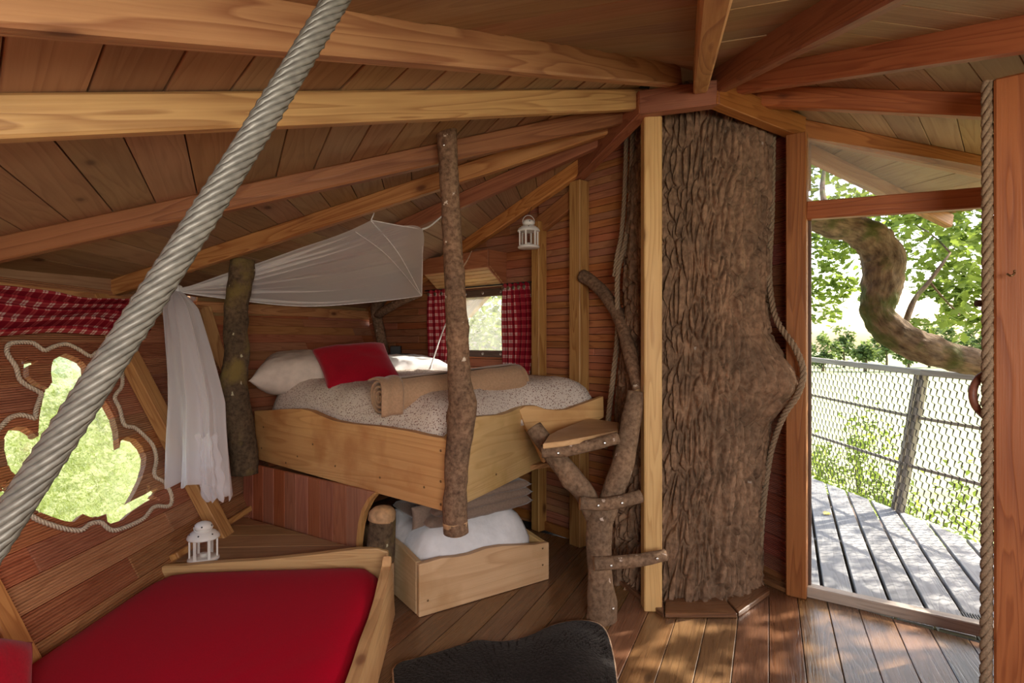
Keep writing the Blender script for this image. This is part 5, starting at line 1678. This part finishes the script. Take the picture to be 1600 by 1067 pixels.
# ------------------------------------------------------------------ small things
bx = thing('black_box', 'small stepped black box by the white pillow in the far corner', 'box', W(622, 566, 5.35))
c0 = W(622, 560, 5.35)
for (x, z, w_, h_) in ((-.02, .06, .095, .115), (.055, .015, .12, .06)):
    beam('body', c0 + V((x - w_ / 2, 0, z)), c0 + V((x + w_ / 2, 0, z)), .08, h_, M['black_plastic'], bx, bev=.006)
beam('shelf', c0 + V((-.14, .04, -.03)), c0 + V((.16, .04, -.03)), .16, .02, M['dark_frame'], bx)
tube('support_branch', [W(607, 590, 5.7), W(602, 560, 5.72), W(596, 530, 5.74), W(590, 500, 5.72), W(588, 480, 5.7), W(596, 465, 5.66)], [.06, .055, .05, .05, .055, .06], M['grey_timber'] if False else M['post_bark'], wall_back, seg=14, sub=5, rough=.006)
tube('support_branch', [W(590, 492, 5.70), W(620, 474, 5.45), W(655, 458, 5.3)], [.045, .04, .04], M['post_bark'], wall_back, seg=12, sub=5, rough=.006)
dh = thing('door_pull', 'curved reddish leather door pull beside the hanging rope', 'handle', W(1530, 620, 2.3))
tube('strap', [W(1542, 583, 2.30), W(1528, 592, 2.29), W(1520, 612, 2.28), W(1524, 634, 2.28), W(1540, 652, 2.30)], [.013, .014, .015, .014, .013], M['leather'], dh, seg=12, sub=6)
lt = thing('door_latch', 'small dark wooden latch above the leather door pull', 'latch', W(1530, 474, 2.3))
beam('latch_bar', W(1525, 474, 2.3), W(1548, 474, 2.3), .03, .026, M['dark_frame'], lt)
hk = thing('coat_hook', 'tiny metal hook screwed to the wide reddish post', 'hook', W(1580, 428, 2.15))
hb = W(1580, 428, 2.16)
tube('hook', [W(1574, 428, 2.115), W(1580, 431, 2.10), W(1585, 427, 2.10), W(1585, 423, 2.09)], [.004] * 4, M['brass_screw'], hk, seg=6)

# cow hide on the floor
hp = [(612, 1062), (622, 1046), (650, 1040), (700, 1025), (730, 1015), (748, 1010), (775, 1013), (800, 1012), (830, 1003), (855, 990), (880, 982), (905, 979), (925, 981), (940, 987), (950, 1002), (957, 1030), (962, 1060)]
hpts = [flo(*p) for p in hp]
hull = [(p.x, p.y) for p in hpts] + [(.40, 2.1), (.46, 1.75), (.2, 1.5), (-.1, 1.62), (-.35, 1.55), (-.46, 1.8), (-.42, 2.2)]
hull.reverse()
rg_ = thing('cowhide_rug', 'black cowhide rug lying on the brown floorboards', 'rug', (0, 2.2, 0))
hs = resample(hull, .03, 1)
heap('hide', hs, .034, lambda q, d: .006 * (1 - math.exp(-d / .03)) + .045 * math.exp(-((q.x - .26) / .16) ** 2 - ((q.y - 2.55) / .25) ** 2) * min(1, d / .1), M['fur'], rg_, wr=.006)
heap('hide_edge', [(x + (x - 0) * .012, y + (y - 2.2) * .012) for x, y in hs], .0315, lambda q, d: .001, M['hide_edge'], rg_, rings=(1, .5), wr=0)
fv, ff = [], []
for _ in range(9000):
    i = R.randrange(len(hs)); s = math.sqrt(R.random())
    s *= .95
    x, y = hs[i][0] * s + (1 - s) * 0, hs[i][1] * s + (1 - s) * 2.2
    z = .038 + .045 * math.exp(-((x - .26) / .16) ** 2 - ((y - 2.55) / .25) ** 2) * min(1, (1 - s) * 4)
    a = noise.noise(V((x * 3, y * 3, 0))) * 3 + 1.2 + R.gauss(0, .5)
    d = V((math.cos(a), math.sin(a), .55)) * R.uniform(.010, .018)
    w_ = V((-math.sin(a), math.cos(a), 0)) * .0014
    b = len(fv); p = V((x, y, z))
    fv += [p - w_, p + w_, p + d]; ff.append([b, b + 1, b + 2])
fu = mk('fur', fv, ff, M['fur'], rg_); fu['kind'] = 'stuff'
